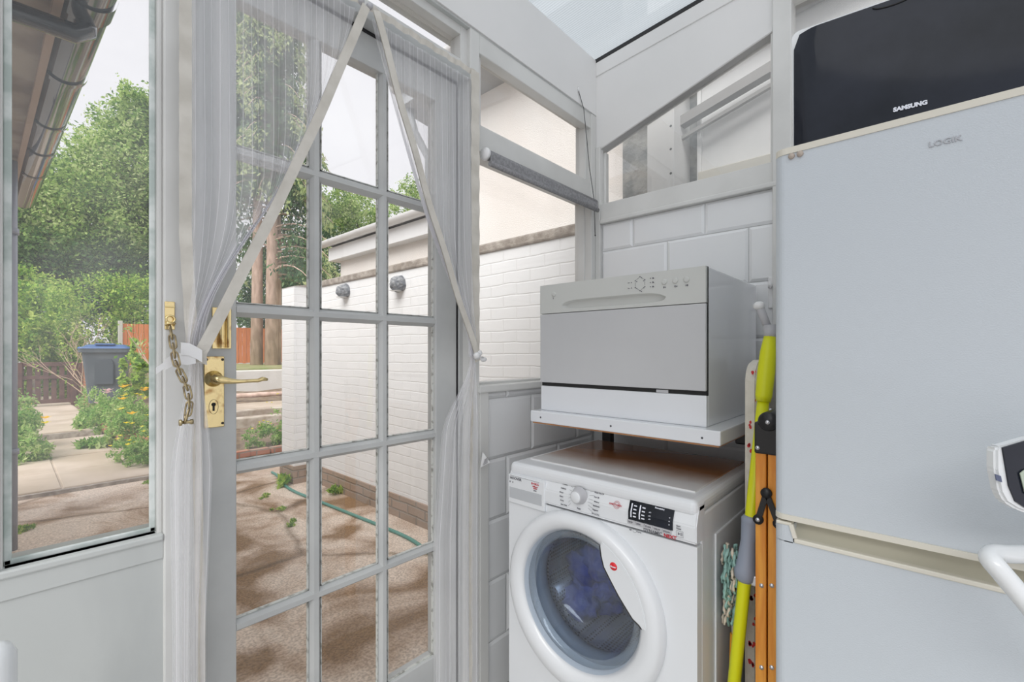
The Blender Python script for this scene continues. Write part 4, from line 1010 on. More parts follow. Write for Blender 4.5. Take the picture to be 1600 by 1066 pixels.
# fluffy mop head + orange handled tool behind
fm = thing('string_mop', 'fluffy teal and cream string mop head beside the washing machine', 'mop', (1.40, .362, 0))
FO = (1.40, .362, 0)
b = B(FO)
mt_ = [mat('teal_yarn', (.30, .50, .45), .95), mat('cream_yarn', (.66, .58, .47), .95)]
for i in range(150):
    c = onX(rnd.uniform(1133, 1150), rnd.uniform(850, 955), 1.22); c.x = rnd.uniform(1.19, 1.26)
    c = onX(rnd.uniform(1132, 1152), rnd.uniform(848, 958), c.x); c.y = min(c.y, .378)
    b.mi = rnd.choice((0, 0, 1)); q = c + Vector((rnd.uniform(-.02, .02), rnd.uniform(-.006, .006), -.03)); q.y = min(q.y, .379)
    mid = (c + q) / 2 + Vector((-.008, 0, .0)); mid.x += rnd.uniform(-.01, .008); b.tube(smooth([c, mid, q], 3), [.0018 + .0022 * ((k * 7 + i) % 3) / 2 for k in range(7)], 6)
b.build('yarn_head', mt_, fm)
b = B(FO); c0 = onX(1144, 965, 1.235); b.tube([(c0.x, min(c0.y, .376), c0.z + .05), (c0.x, min(c0.y, .376) - .003, c0.z - .04)], .0045, 10); b.build('neck', M_upvc, fm)
b = B(FO); b.tube([(c0.x, min(c0.y, .376) - .003, c0.z - .04), (c0.x - .01, .366, .02)], .008, 10); b.build('handle', mat('orange_handle', (.9, .40, .02), .4), fm, 'orange handle')

# small folded wooden steps
ld_ = thing('step_ladder', 'folded orange wooden step ladder with black hinge caps, beside the fridge', 'step ladder', (1.12, .262, 0))
LO = (1.12, .262, 0)
LX = 1.115
def lu(u): return onX(u, 900, LX).y
yA, yB, yC_, yD = lu(1180), lu(1197), lu(1199.5), .2215
for xx in (LX, LX + .36):
    for (ya, yb) in ((yA, yB), (yC_, yD)):
        b = B(LO); b.box(xx, xx + .045, min(ya, yb), max(ya, yb), 0, 1.0, .002); b.build('rail', M_wood, ld_)
for zz in (.22, .47, .72, .93):
    b = B(LO); b.box(LX + .045, LX + .36, yB + .001, yA - .001, zz, zz + .02, .003); b.build('tread', M_wood, ld_)
for xx in (LX, LX + .36):
    b = B(LO); b.box(xx - .004, xx + .049, yD - .0, yA + .0015, .975, 1.045, .004)
    b.lathe([(0, -.010), (.018, -.009), (.021, -.004), (.021, .052)], (xx + .0, (yA + yD) / 2, 1.048), 'X', 28); b.build('hinge_cap', M_black, ld_, 'black plastic hinge cap')
ym = (yB + yC_) / 2
b = B(LO); zc_ = onX(1199, 770, LX).z; zq = onX(1190, 812, LX).z
ps = onX(1188, 812, LX)
for yy in (yA - .007, yD + .008):
    b.beam((LX - .004, ym, zc_), (LX - .004, yy, zq), .012, .006, up=(1, 0, 0), bev=.001)
    b.lathe([(0, -.002), (.0105, -.002), (.0105, .004)], (LX - .005, yy, zq), 'X', 18)
b.lathe([(0, -.003), (.011, -.003), (.011, .004)], (LX - .006, ym, zc_), 'X', 20); b.build('folding_stay', M_black, ld_, 'black folding stay')
b = B()
b.lathe([(0, -.0035), (.0042, -.003), (.005, 0)], (0, 0, 0), 'X', 12); sc0 = B.build(b, 'screw_head', M_steel, ld_); spots = []
spots += [(LX - .010, (yA + yD) / 2, 1.047), (LX - .004, yA - .006, .988), (LX - .004, yD + .006, .988), (LX - .007, yA - .007, zq), (LX - .007, yD + .008, zq)]
for v in (796, 915, 1043):
    for u in (1190, 1206): c = onX(u, v, LX); spots.append(tuple(c))
for i, q in enumerate(spots):
    o = sc0 if i == 0 else sc0.copy()
    if i: COL.objects.link(o); o.parent = ld_
    o.location = Vector(q) - Vector(LO)
# wall hook
hk = onX(1203, 455, XW - .005)
b = B(tuple(hk)); b.box(XW - .006, XW + .004, hk.y - .02, hk.y + .006, hk.z - .06, hk.z + .05, .003); b.tube([(XW - .004, hk.y - .004, hk.z + .02), (XW - .03, hk.y - .004, hk.z + .01), (XW - .034, hk.y - .004, hk.z + .03)], .005, 10)
tag(b.build('wall_hook', M_upvc), 'white plastic hook plate stuck to the tiles beside the fridge', 'hook').location = hk

# ================================================================== outdoors
GZ = -.15
def slabtop(x0, x1, y0, y1, z, m, nm):
    b = B(); b.box(x0, x1, y0, y1, z - .12, z); return struct(b.build(nm, m))
# patio with cracks
m = bpy.data.materials.new('stained_patio'); m.use_nodes = True; t = m.node_tree; bs = t.nodes['Principled BSDF']; bs.inputs['Roughness'].default_value = .9
c = t.nodes.new('ShaderNodeTexCoord'); n1 = t.nodes.new('ShaderNodeTexNoise'); n1.inputs['Scale'].default_value = 1.7; n1.inputs['Detail'].default_value = 6; n1.inputs['Distortion'].default_value = .8
r1 = t.nodes.new('ShaderNodeValToRGB'); r1.color_ramp.elements[0].position = .40; r1.color_ramp.elements[0].color = (.33, .20, .10, 1); r1.color_ramp.elements[1].position = .58; r1.color_ramp.elements[1].color = (.86, .72, .60, 1)
e_ = r1.color_ramp.elements.new(.5); e_.color = (.66, .50, .38, 1)
n2 = t.nodes.new('ShaderNodeTexNoise'); n2.inputs['Scale'].default_value = 85; n2.inputs['Detail'].default_value = 5
r2 = t.nodes.new('ShaderNodeValToRGB'); r2.color_ramp.elements[0].position = .36; r2.color_ramp.elements[0].color = (.55, .52, .5, 1); r2.color_ramp.elements[1].position = .62; r2.color_ramp.elements[1].color = (1, 1, 1, 1)
mx = t.nodes.new('ShaderNodeMixRGB'); mx.blend_type = 'MULTIPLY'; mx.inputs['Fac'].default_value = .8
v = t.nodes.new('ShaderNodeTexVoronoi'); v.feature = 'DISTANCE_TO_EDGE'; v.inputs['Scale'].default_value = .62; n3 = t.nodes.new('ShaderNodeTexNoise'); n3.inputs['Scale'].default_value = 3; n3.inputs['Detail'].default_value = 6
mxv = t.nodes.new('ShaderNodeMixRGB'); mxv.inputs['Fac'].default_value = .12
r3 = t.nodes.new('ShaderNodeValToRGB'); r3.color_ramp.elements[0].position = .0; r3.color_ramp.elements[0].color = (.35, .30, .22, 1); r3.color_ramp.elements[1].position = .018; r3.color_ramp.elements[1].color = (1, 1, 1, 1)
mx2 = t.nodes.new('ShaderNodeMixRGB'); mx2.blend_type = 'MULTIPLY'; mx2.inputs['Fac'].default_value = .75
t.links.new(c.outputs['Object'], n1.inputs['Vector']); t.links.new(c.outputs['Object'], n2.inputs['Vector']); t.links.new(c.outputs['Object'], n3.inputs['Vector'])
t.links.new(n1.outputs['Fac'], r1.inputs['Fac']); t.links.new(n2.outputs['Fac'], r2.inputs['Fac']); t.links.new(r1.outputs[0], mx.inputs[1]); t.links.new(r2.outputs[0], mx.inputs[2])
t.links.new(c.outputs['Object'], mxv.inputs[1]); t.links.new(n3.outputs['Color'], mxv.inputs[2]); t.links.new(mxv.outputs[0], v.inputs['Vector']); t.links.new(v.outputs['Distance'], r3.inputs['Fac'])
t.links.new(mx.outputs[0], mx2.inputs[1]); t.links.new(r3.outputs[0], mx2.inputs[2]); t.links.new(mx2.outputs[0], bs.inputs['Base Color'])
bp = t.nodes.new('ShaderNodeBump'); bp.inputs['Strength'].default_value = .5; bp.inputs['Distance'].default_value = .01; t.links.new(n2.outputs['Fac'], bp.inputs['Height']); t.links.new(bp.outputs[0], bs.inputs['Normal'])
M_patio = m
slabtop(-4, 2.22, 1.20, 6.2, GZ, M_patio, 'patio')
slabtop(-40, 60, 1.0, 60, -.30, M_soil, 'garden_ground')
# path slabs, level one and two
def slab_path(nm, xs, ys, z, seed):
    R = random.Random(seed); b = B()
    b.box(xs[0] - .01, xs[-1] + .01, ys[0], ys[-1], z - .12, z - .012)
    for x0, x1 in zip(xs, xs[1:]):
        for y0, y1 in zip(ys, ys[1:]):
            b.box(x0 + .008, x1 - .008, y0 + .008, y1 - .008, z - .1, z + R.uniform(-.004, .004), .006, 1)
    return struct(b.build(nm, M_slab))
slab_path('path_lower', [-.9, -.05 + .05, .36, 1.32], [6.12, 7.0, 7.95, 8.8, 9.66], -.10, 1)
slab_path('path_upper', [-.05, .22, 1.0], [9.62, 10.6, 11.6, 12.7, 14.0, 15.2, 17.5], .0, 2)
b = B(); b.box(-.9, 1.32, 6.08, 6.16, -.2, -.115); b.box(.05, 1.0, 9.57, 9.63, -.16, -.02); struct(b.build('step_riser', M_coping))

# garden wall, pillar, coping
b = B(); b.box(2.15, 2.32, 1.26, 4.80, .02, 1.86); wl = struct(b.build('wall_garden', M_white_brick))
b = B(); b.box(1.965, 2.32, 4.765, 5.07, .02, 1.875); b.build('wall_pillar', M_white_brick, wl)
b = B(); b.box(2.135, 2.34, 1.26, 4.83, GZ, .03); b.box(1.95, 2.34, 4.75, 5.09, GZ, .03); b.build('bare_plinth', M_oldbrick, wl)
b = B(); b.box(2.135, 2.34, 1.26, 4.80, 1.86, 1.925, .012); b.prism([(1.96, 4.76, 1.875), (2.33, 4.76, 1.875), (2.33, 4.76, 1.935)], (0, .32, 0)); b.build('coping', M_coping, wl)
# rough domed stone lamps
first = None
for i, (u, v) in enumerate(((541, 456), (626, 445))):
    p = onX(u, v, 2.148)
    lab = ['domed rough grey stone wall lamp, farther of the two on the white garden wall', 'domed rough grey stone wall lamp, nearer of the two on the white garden wall'][i]
    b = B(tuple(p)); tmp = bmesh.new(); bmesh.ops.create_icosphere(tmp, subdivisions=4, radius=1)
    for q in tmp.verts:
        w = q.co.copy(); k = 1 + .10 * mnoise.noise(w * 2.2 + Vector((i * 5, 0, 0))) + .05 * mnoise.noise(w * 7)
        z = w.z * .072 * k; z = max(z, -.055 - .012 * w.y)
        q.co = Vector((min(w.x * .095 * k, .0), w.y * .072 * k, z)) + p
    b._merge(tmp); o = b.build('wall_lamp', M_stone); o.location = p; tag(o, lab, 'wall lamp', 'stone lamps on the garden wall')
    b = B(tuple(p)); b.lathe([(.0, -.052), (.045, -.053), (.05, -.050)], (p.x - .045, p.y, p.z - .004), 'Z', 16); b.build('lamp_opening', M_upvc, o, 'pale opening underneath')
# small dark fixing high on the wall end - hose
hz = GZ + .012
hp_ = [onZ(u, v, hz) for u, v in ((425, 738), (434, 744), (443, 757), (460, 768), (487, 779), (520, 792), (560, 808), (600, 824), (640, 842), (668, 862), (690, 885))]
hp_[0].y = min(hp_[0].y, 5.9)
hs = thing('garden_hose', 'green garden hose lying along the foot of the white wall', 'hose', tuple(hp_[-1])); b = B(tuple(hp_[-1])); b.tube(smooth(hp_), .013, 8); b.build('hose_pipe', M_hose, hs)

# neighbouring house in cream render
nb = thing('neighbour_house', 'cream rendered house beyond the garden wall with white gutter', 'house', (2.6, 3.0, -.2)); NO = (2.6, 3.0, -.2)
b = B(NO); b.box(2.6, 6.5, 3.05, 5.02, -.2, 2.34); b.box(2.6, 6.5, -1.2, 3.06, -.2, 3.35); b.build('rendered_wall', M_render, nb)
b = B(NO); b.box(2.50, 6.5, 3.0, 5.12, 2.25, 2.40, .004); b.build('fascia', M_upvc, nb)
b = B(NO); b.lathe([(.055, 0), (.055, 2.15)], (2.445, 3.02, 2.455), 'Y', 16, PI, 2 * PI); b.lathe([(.049, 0), (.049, 2.15)], (2.445, 3.02, 2.455), 'Y', 16, PI, 2 * PI)
b.lathe([(.0, 2.15), (.055, 2.15)], (2.445, 3.02, 2.455), 'Y', 16, PI, 2 * PI)
for yy in (3.6, 4.3, 4.9): b.lathe([(.058, 0), (.058, .03)], (2.445, yy, 2.455), 'Y', 16, PI, 2 * PI)
b.build('gutter', M_upvc, nb, 'white half-round gutter')
b = B(NO); b.prism([(2.42, 3.0, 2.42), (2.6, 3.0, 2.46), (4.4, 3.0, 2.95), (6.5, 3.0, 2.42)], (0, 2.1, 0)); rf_ = b.build('lower_roof', mat('grey_roof_felt', (.25, .24, .24), .9), nb)
b = B(NO); b.prism([(2.30, 3.42, 3.52), (2.30, 3.42, 3.34), (2.62, 3.42, 3.30), (2.62, 3.42, 3.75)], (0, -4.6, 0)); b.prism([(2.28, 3.40, 3.50), (2.28, 3.40, 3.58), (5.0, 3.40, 5.2), (5.0, 3.40, 5.1)], (0, -4.6, 0))
b.build('upper_eaves', mat('grey_soffit', (.50, .52, .54), .6), nb, 'grey boxed eaves')
b = B(NO); b.tube([(2.36, 3.36, 3.36), (2.42, 3.34, 3.15), (2.56, 3.32, 2.95), (2.56, 3.32, 2.5)], .034, 12); b.build('downpipe', mat('grey_downpipe', (.40, .42, .44), .5), nb)
b = B(NO); b.lathe([(.055, 0), (.055, 1.2)], (2.28, 2.25, 3.52), 'Y', 16, PI, 2 * PI); b.build('upper_gutter', M_upvc, nb)
# the covered passage beyond the gable window
pw_t = thing('passage_structure', 'dark rendered passage with white boards seen through the high gable window', 'passage wall', (2.3, .4, 0)); PO = (2.3, .4, 0)
b = B(PO); b.box(2.30, 2.36, -2.4, 1.24, -.15, 3.2); b.build('rendered_panel', M_greyrender, pw_t)
xa = 2.10
b = B(PO); y1_, y0_ = onX(1011, 240, xa).y, onX(1053, 240, xa).y; b.box(xa, 2.30, y0_ , y1_, .2, 3.0, .003); b.build('white_board', M_board, pw_t)
for v in (197, 233, 271):
    b = B(PO); c = onX(1048, v, xa); b.lathe([(0, -.002), (.006, 0)], (xa, c.y, c.z), 'X', 10); b.build('screw_head', M_dark, pw_t)
xa = 2.27
b = B(PO); y1_, y0_ = onX(1091, 240, xa).y, onX(1097, 240, xa).y; b.box(xa - .02, 2.30, y0_, y1_, .2, 3.0, .003); b.box(xa, 2.30, -2.4, y0_, 2.06, 3.0); b.box(xa, 2.30, -2.4, y0_ , .2, 1.98); b.build('pale_boarding', M_board, pw_t)
b = B(PO); b.box(xa - .06, 2.30, -2.4, y0_, 1.98, 2.06, .004); b.build('ledge', M_cream, pw_t, 'cream ledge')
b = B(PO); b.beam((2.2, 1.2, 2.62), (2.2, -2.4, 2.95), .12, .10); b.beam((2.1, 1.2, 2.78), (2.1, -2.4, 3.1), .05, .06); b.beam(onX(1052, 200, 2.2), onX(1225, 96, 2.2), .05, .045); b.beam(onX(1053, 224, 2.2), onX(1225, 122, 2.2), .02, .016)
b.build('rafter', mat('grey_rafter', (.30, .29, .28), .8), pw_t)

# own wing of the house on the far left: wall, soffit, gutter, downpipe
hw = thing('house_wing', 'side wing of the house at the far left with brown fascia', 'house', (-.10, 1.3, -.15)); HO = (-.10, 1.3, -.15)
b = B(HO); b.box(-.9, -.085, 1.25, 5.8, -.15, 2.52); b.build('wing_wall', M_render, hw)
b = B(HO); b.prism([(-.06, 1.25, 2.53), (.15, 1.25, 2.53), (.15, 1.25, 2.545), (-.06, 1.25, 2.545)], (-.141, 4.7, 0)); b.build('soffit', M_soffit, hw, 'stained brown soffit')
b = B(HO); b.prism([(.150, 1.25, 2.50), (.176, 1.25, 2.50), (.176, 1.25, 2.70), (.150, 1.25, 2.70)], (-.141, 4.7, 0)); b.build('fascia', M_fascia, hw)
def gpt(y): return Vector((.215 - .030 * (y - 2.2), y, 2.565))
gt2 = thing('gutter', 'glossy black half-round gutter running along the eaves at top left', 'gutter', tuple(gpt(1.3))); GO = tuple(gpt(1.3))
b = B(GO)
def gut(r, y0, y1, b=b):
    def f(s, t):
        a = PI + s * PI; p = gpt(y0 + (y1 - y0) * t); return (p.x + r * math.cos(a), p.y, p.z + r * math.sin(a))
    b.grid(f, 20, 4)
gut(.074, 1.3, 6.0); gut(.070, 1.3, 6.0)
p = gpt(1.3); b.build('channel', M_gutter, gt2)
for yy, w in ((1.62, .03), (1.98, .03), (2.32, .12), (3.05, .04), (3.75, .035), (4.3, .05), (4.9, .03)):
    b = B(GO); gut(.082, yy, yy + w, b); gut(.074, yy, yy + w, b); b.build('bracket', M_gutter, gt2)
b = B(GO); p = gpt(2.45); b.tube([p + Vector((0, 0, -.05)), p + Vector((0, .0, -.10)), p + Vector((-.03, 0, -.125)), p + Vector((-.34, .0, -.13)), p + Vector((-.4, .0, -.15))], .036, 16); b.build('outlet_pipe', M_gutter, gt2, 'black offset pipe')
PY = 4.6
b = B((0, PY, GZ)); xd = .020; b.tube([(xd, PY, GZ), (xd, PY, 2.5)], .032, 16)
for z in (.5, 2.0): b.tube([(xd, PY, z), (xd, PY, z + .04)], .040, 16)
b.box(-.085, xd, PY - .015, PY + .015, 2.0, 2.02); b.box(-.085, xd, PY - .015, PY + .015, .5, .52)
o = b.build('downpipe', mat('grey_black_pipe', (.26, .28, .33), .25)); o.location = (0, PY, GZ); tag(o, 'dark downpipe standing along the left edge of the hazy window', 'drainpipe')

# ---- wooden gate and its posts
gy = 14.4
gx0, gx1 = onY(22, 600, gy).x, onY(118, 600, gy).x
gate = thing('garden_gate', 'low dark brown slatted wooden gate across the garden path', 'gate', (gx0, gy, .05)); G0 = (gx0, gy, .05)
b = B(G0)
for k in range(7):
    x = gx0 + .06 + (gx1 - gx0 - .20) * k / 6; b.box(x, x + .085, gy - .02, gy, .10, .90, .004)
b.build('slats', M_gate, gate)
b = B(G0); b.box(gx0, gx1, gy - .05, gy - .021, .88, .97, .004); b.box(gx0, gx1, gy - .05, gy - .021, .60, .68, .004); b.box(gx0 + .05, gx1, gy - .05, gy - .021, .06, .15, .004); b.build('rails', M_gate, gate)
for x in (gx0 + .02, gx1 - .08):
    b = B(G0); b.box(x, x + .10, gy - .08, gy - .051, -.0, .97, .004); b.build('stile', M_gate, gate)
b = B((gx1 + .03, gy, 0)); b.box(gx1 + .02, gx1 + .11, gy - .06, gy + .03, 0, .95, .006); o = b.build('gate_post', M_gate); o.location = (gx1 + .03, gy, 0); tag(o, 'dark wooden post at the right of the garden gate', 'post')
b = B((gx1 + .2, gy, 0)); b.box(gx1 + .13, gx1 + .45, gy - .1, gy + .14, -.2, .92); b.box(gx1 + .11, gx1 + .47, gy - .12, gy + .16, .92, .98, .01); o = b.build('brick_pier', M_redbrick); o.location = (gx1 + .2, gy, 0); tag(o, 'short red brick pier between the gate and the wheelie bin', 'pier')

# ---- wheelie bin
bx0 = onD(168, 600, 8.5); wb = thing('wheelie_bin', 'charcoal wheeled rubbish bin with a blue lid in the flower bed', 'bin', (bx0.x, bx0.y, .27), math.radians(-14)); 
b = B()
def frus(b, z0, z1, w0, d0, w1, d1, r=.05, y0=0, y1=0):
    def rr(w, d, z, yo):
        out = []
        for cx_, cy_, a in ((w / 2 - r, d / 2 - r, 0), (-w / 2 + r, d / 2 - r, PI / 2), (-w / 2 + r, -d / 2 + r, PI), (w / 2 - r, -d / 2 + r, 1.5 * PI)):
            for k in range(5): q = a + PI / 2 * k / 4; out.append(b.bm.verts.new((cx_ + r * math.cos(q), cy_ + yo + r * math.sin(q), z)))
        return out
    A_, C_ = rr(w0, d0, z0, y0), rr(w1, d1, z1, y1); n_ = len(A_)
    for k in range(n_): b.bm.faces.new((A_[k], A_[(k + 1) % n_], C_[(k + 1) % n_], C_[k]))
    b.bm.faces.new(A_[::-1]); b.bm.faces.new(C_)
frus(b, .0, .92, .46, .50, .62, .66); frus(b, .92, .99, .70, .74, .71, .75)
b.build('body', M_bin, wb)
b = B(); b.prism([(-.13, -.3195, .34), (.13, -.3395, .34), (.13, -.3395, .74), (.10, -.3395, .80), (-.10, -.3195, .80), (-.13, -.3195, .74)], (0, .03, 0), .008); b.build('moulded_panel', mat('bin_panel', (.06, .075, .09), .5), wb)
b = B(); frus(b, .99, 1.02, .73, .77, .70, .74, .06); frus(b, 1.02, 1.065, .64, .62, .50, .44, .06, .0, .05); b.box(-.14, .14, -.28, -.12, 1.05, 1.085, .02); b.build('lid', M_binlid, wb, 'blue lid')
b = B(); b.tube([(-.30, .42, .97), (.30, .42, .97)], .018, 10); b.build('handle_bar', M_bin, wb)
for x in (-.26, .26):
    b = B(); b.lathe([(0, -.02), (.09, -.02), (.09, .02), (0, .02)], (x, .28, .08), 'X', 20); b.build('wheel', M_black, wb)

# ---- beds: soil level behind the brick edging
RS = np.random.default_rng(5)
b = B(); b.grid(lambda s, t: (1.15 + s * 6, 6.3 + t * 6.9, -.10 + .34 * min(1, t * 1.3) + .02 * math.sin(s * 30 + t * 17)), 30, 24); struct(b.build('bed_soil', M_soil))
def edging(nm, pts, w, h, lab, z):
    b = B(tuple(pts[0])); R = random.Random(4)
    for p, q in zip(pts, pts[1:]):
        p, q = Vector(p), Vector(q); L = (q - p).length; k = max(1, int(L / .215))
        for i in range(k):
            a_, c_ = p.lerp(q, i / k), p.lerp(q, (i + .94) / k); o_ = Vector((R.uniform(-.01, .01), R.uniform(-.01, .01), R.uniform(-.006, .006)))
            b.beam(a_ + o_, c_ + o_, w, h, bev=.008)
    o = b.build(nm, M_redbrick); o.location = pts[0]; tag(o, lab, 'edging'); return o
edging('brick_edging', [(1.35, 6.10, -.07), (2.0, 6.14, -.07), (3.2, 6.16, -.07), (4.4, 6.2, -.07)], .11, .13, 'row of red bricks edging the near flower bed by the patio', 0)
edging('brick_edging', [(1.38, 6.4, .04), (1.26, 6.95, .04), (1.12, 7.5, .05), (1.02, 8.3, .07), (1.0, 9.2, .09)], .11, .16, 'curved line of bricks between the path and the yellow flowers', 0)
# terraces seen through the door
b = B(); b.box(1.9, 9, 8.0, 8.2, -.1, .15, .02); b.box(2.2, 9, 8.7, 8.85, .0, .19, .02); struct(b.build('bed_kerb', mat('rubble_kerb', (.62, .56, .48), .95, color2=(.42, .34, .27), nscale=5, bump=1, bscale=14)))
b = B(); b.box(2.6, 9, 8.85, 9.9, .0, .19); struct(b.build('paved_strip', M_slab))
b = B(); b.box(3.1, 10, 12.3, 12.6, .2, .74, .02); struct(b.build('terrace_wall', mat('whitewashed_terrace', (.72, .70, .66), .9, bump=.6, bscale=20)))
b = B(); b.box(2.45, 16, 12.6, 60, .1, .78)
struct(b.build('raised_lawn', M_lawn))
b = B(); b.tube([(3.0, 10.4, .30), (3.9, 10.3, .30), (5.2, 10.2, .31)], .05, 8); o = b.build('log_edging', M_bark); tag(o, 'long thin log edging the far soil bed seen through the door', 'log')
slabtop(-6, 2.45, 9.66, 40, -.03, M_soil, 'hedge_bank')
# fence
fy = 17.6
fx0 = onY(188, 560, fy).x
fn = thing('timber_fence', 'orange close-boarded garden fence with concrete posts under the trees', 'fence', (fx0, fy, .78)); f0_ = (fx0, fy, .78)
panel = 1.83; x = fx0
while x < 13:
    b = B(f0_); k = 0
    while k * .125 < panel - .05: b.box(x + .05 + k * .125, x + .05 + k * .125 + .115, fy - .01 - .012 * (k % 2), fy + .01, .80, 2.04, .002); k += 1
    b.build('fence_panel', M_fence, fn); b = B(f0_); b.box(x - .05, x + .05, fy - .05, fy + .05, .7, 2.12, .008); b.build('concrete_post', M_post, fn); x += panel
b = B(f0_); b.box(fx0, 13, fy - .02, fy + .02, .74, .82); b.build('gravel_board', M_post, fn)

# ---- greenery
LM = {
 'tree': [leaf_mat('tree_leaf_a', (.34, .50, .13), (.56, .70, .28), .7), leaf_mat('tree_leaf_b', (.52, .66, .24), (.74, .80, .44), .7), leaf_mat('tree_leaf_c', (.12, .24, .06), (.26, .42, .12), .7)],
 'dark': [leaf_mat('dark_leaf_a', (.05, .12, .04), (.12, .24, .07), .8), leaf_mat('dark_leaf_b', (.16, .28, .09), (.26, .40, .14), .8)],
 'conifer': [leaf_mat('conifer_a', (.07, .15, .08), (.18, .30, .15), .9), leaf_mat('conifer_b', (.15, .26, .13), (.30, .42, .22), .9), leaf_mat('conifer_tip', (.50, .60, .28), (.66, .72, .40), 2)],
 'hedge': [leaf_mat('hedge_a', (.32, .52, .08), (.48, .66, .14), 1.2), leaf_mat('hedge_b', (.50, .66, .14), (.66, .76, .24), 1.2), leaf_mat('hedge_c', (.14, .30, .05), (.24, .42, .08), 1.2)],
 'bed': [leaf_mat('bed_a', (.28, .50, .12), (.44, .62, .20), 3), leaf_mat('bed_b', (.44, .60, .20), (.60, .70, .34), 3), leaf_mat('bed_c', (.16, .34, .08), (.28, .46, .14), 3)],
 'yel': [leaf_mat('petal_yellow', (.92, .74, .03), (.95, .84, .12), 9)], 'org': [leaf_mat('petal_orange', (.95, .50, .02), (.95, .60, .05), 9)], 'pink': [leaf_mat('petal_pink', (.70, .42, .46), (.80, .6, .6), 9)],
}
def plant(nm, lab, cat, blobs, n, size, key, base=None, group=None, trunk=None, tm=None, aspect=.55, shell=.5, droop=0, tw=None):
    c = base or (blobs[0][0], blobs[0][1], blobs[0][2] - blobs[0][5])
    r = thing(nm, lab, cat, c, 0, group)
    P_ = blob_points(blobs, n, RS, shell) - np.array(c); P_ = P_[P_[:, 2] > -.02]
    w = tw or [1 / len(LM[key])] * len(LM[key])
    leaf_cloud('foliage', P_, size, LM[key], RS, RS.choice(len(LM[key]), len(P_), p=w), r, aspect, droop=droop)
    if trunk:
        b = B(c)
        for pts, rad in trunk: b.tube(smooth([Vector(p) for p in pts], 3), list(np.linspace(rad[0], rad[1], 3 * (len(pts) - 1) + 1)), 10)
        b.build('trunk', tm or M_bark, r)
    return r
# big trees beyond the hedge (left window)
T = [(-1.5, 25, 7.0, 4.0, 3.5, 4.6), (2.2, 26, 8.2, 3.2, 3.2, 4.0), (5.2, 27, 9.8, 2.8, 3, 4.2)]
plant('broadleaf_tree', 'wide light green tree behind the hedge, leftmost of the big trees', 'tree', [(-2.0, 25, 6.0, 4.0, 3.2, 3.2), (-.2, 24.6, 4.3, 3.0, 2.4, 2.4), (.9, 25, 6.6, 1.9, 1.9, 1.8)], 42000, .17, 'tree', (-.8, 25, .8), 'trees beyond the hedge', [([(-.8, 25, .8), (-.6, 25, 4), (-1.6, 25, 7)], (.3, .1))], M_bark_dark)
plant('broadleaf_tree', 'tall light green tree behind the bare shrub in the left window', 'tree', [(2.1, 24, 6.3, 1.9, 2.2, 2.7), (3.2, 24.3, 8.6, 1.7, 1.8, 2.4), (2.7, 23.8, 4.4, 1.9, 1.6, 2.2), (3.6, 24, 10.6, 1.0, 1.2, 1.5)], 60000, .15, 'tree', (3.0, 24, .8), 'trees beyond the hedge', [([(2.8, 24, .8), (3.0, 24, 3), (2.6, 24, 6)], (.22, .08)), ([(3.3, 24, .8), (3.7, 24, 3.4), (3.8, 24, 7)], (.18, .06))], M_bark_dark)
plant('broadleaf_tree', 'tall green tree partly hidden by the white post beside the left window', 'tree', [(5.2, 25, 7.5, 1.8, 2, 4.0), (5.0, 25, 11.0, 1.5, 1.6, 2.4)], 30000, .16, 'tree', (5.2, 25, .8), 'trees beyond the hedge', [([(5.2, 25, .8), (5.3, 25, 4), (5.2, 25, 7)], (.25, .1))], M_bark_dark)
plant('dark_evergreen', 'dark evergreen mass low behind the hedge in the left window', 'tree', [(1.5, 22.5, 3.6, 4.5, 1.0, 2.0), (-2, 23, 3.3, 3, 1, 1.8)], 18000, .16, 'dark', (1.5, 22.5, .8))
plant('garden_hedge', 'clipped bright green hedge stretching behind the gate', 'hedge', [(-.6, 18.6, 2.0, 2.0, 1.0, 1.5), (.75, 18.2, 1.9, .6, .9, 1.3), (2.2, 18.9, 2.3, 1.6, .8, 1.3), (-.2, 19.2, 3.0, 1.4, .8, .7), (3.2, 19.2, 2.2, 1.0, .7, 1.4)], 26000, .11, 'hedge', (.8, 18.6, .3), shell=.75)
plant('topiary_hedge', 'upright trimmed pale green hedge column just behind the gate', 'hedge', [(.92, 16.0, 1.5, .36, .5, 1.4), (.90, 16.0, .9, .38, .5, .9)], 11000, .075, 'hedge', (.92, 16, .0), shell=.8)
plant('leafy_shrub', 'leafy green shrub with white blossoms left of the gate', 'shrub', [(.15, 15.6, 1.2, .45, .5, 1.1), (.0, 16.2, 1.7, .5, .5, .9)], 6000, .12, 'hedge', (.15, 15.6, .0))
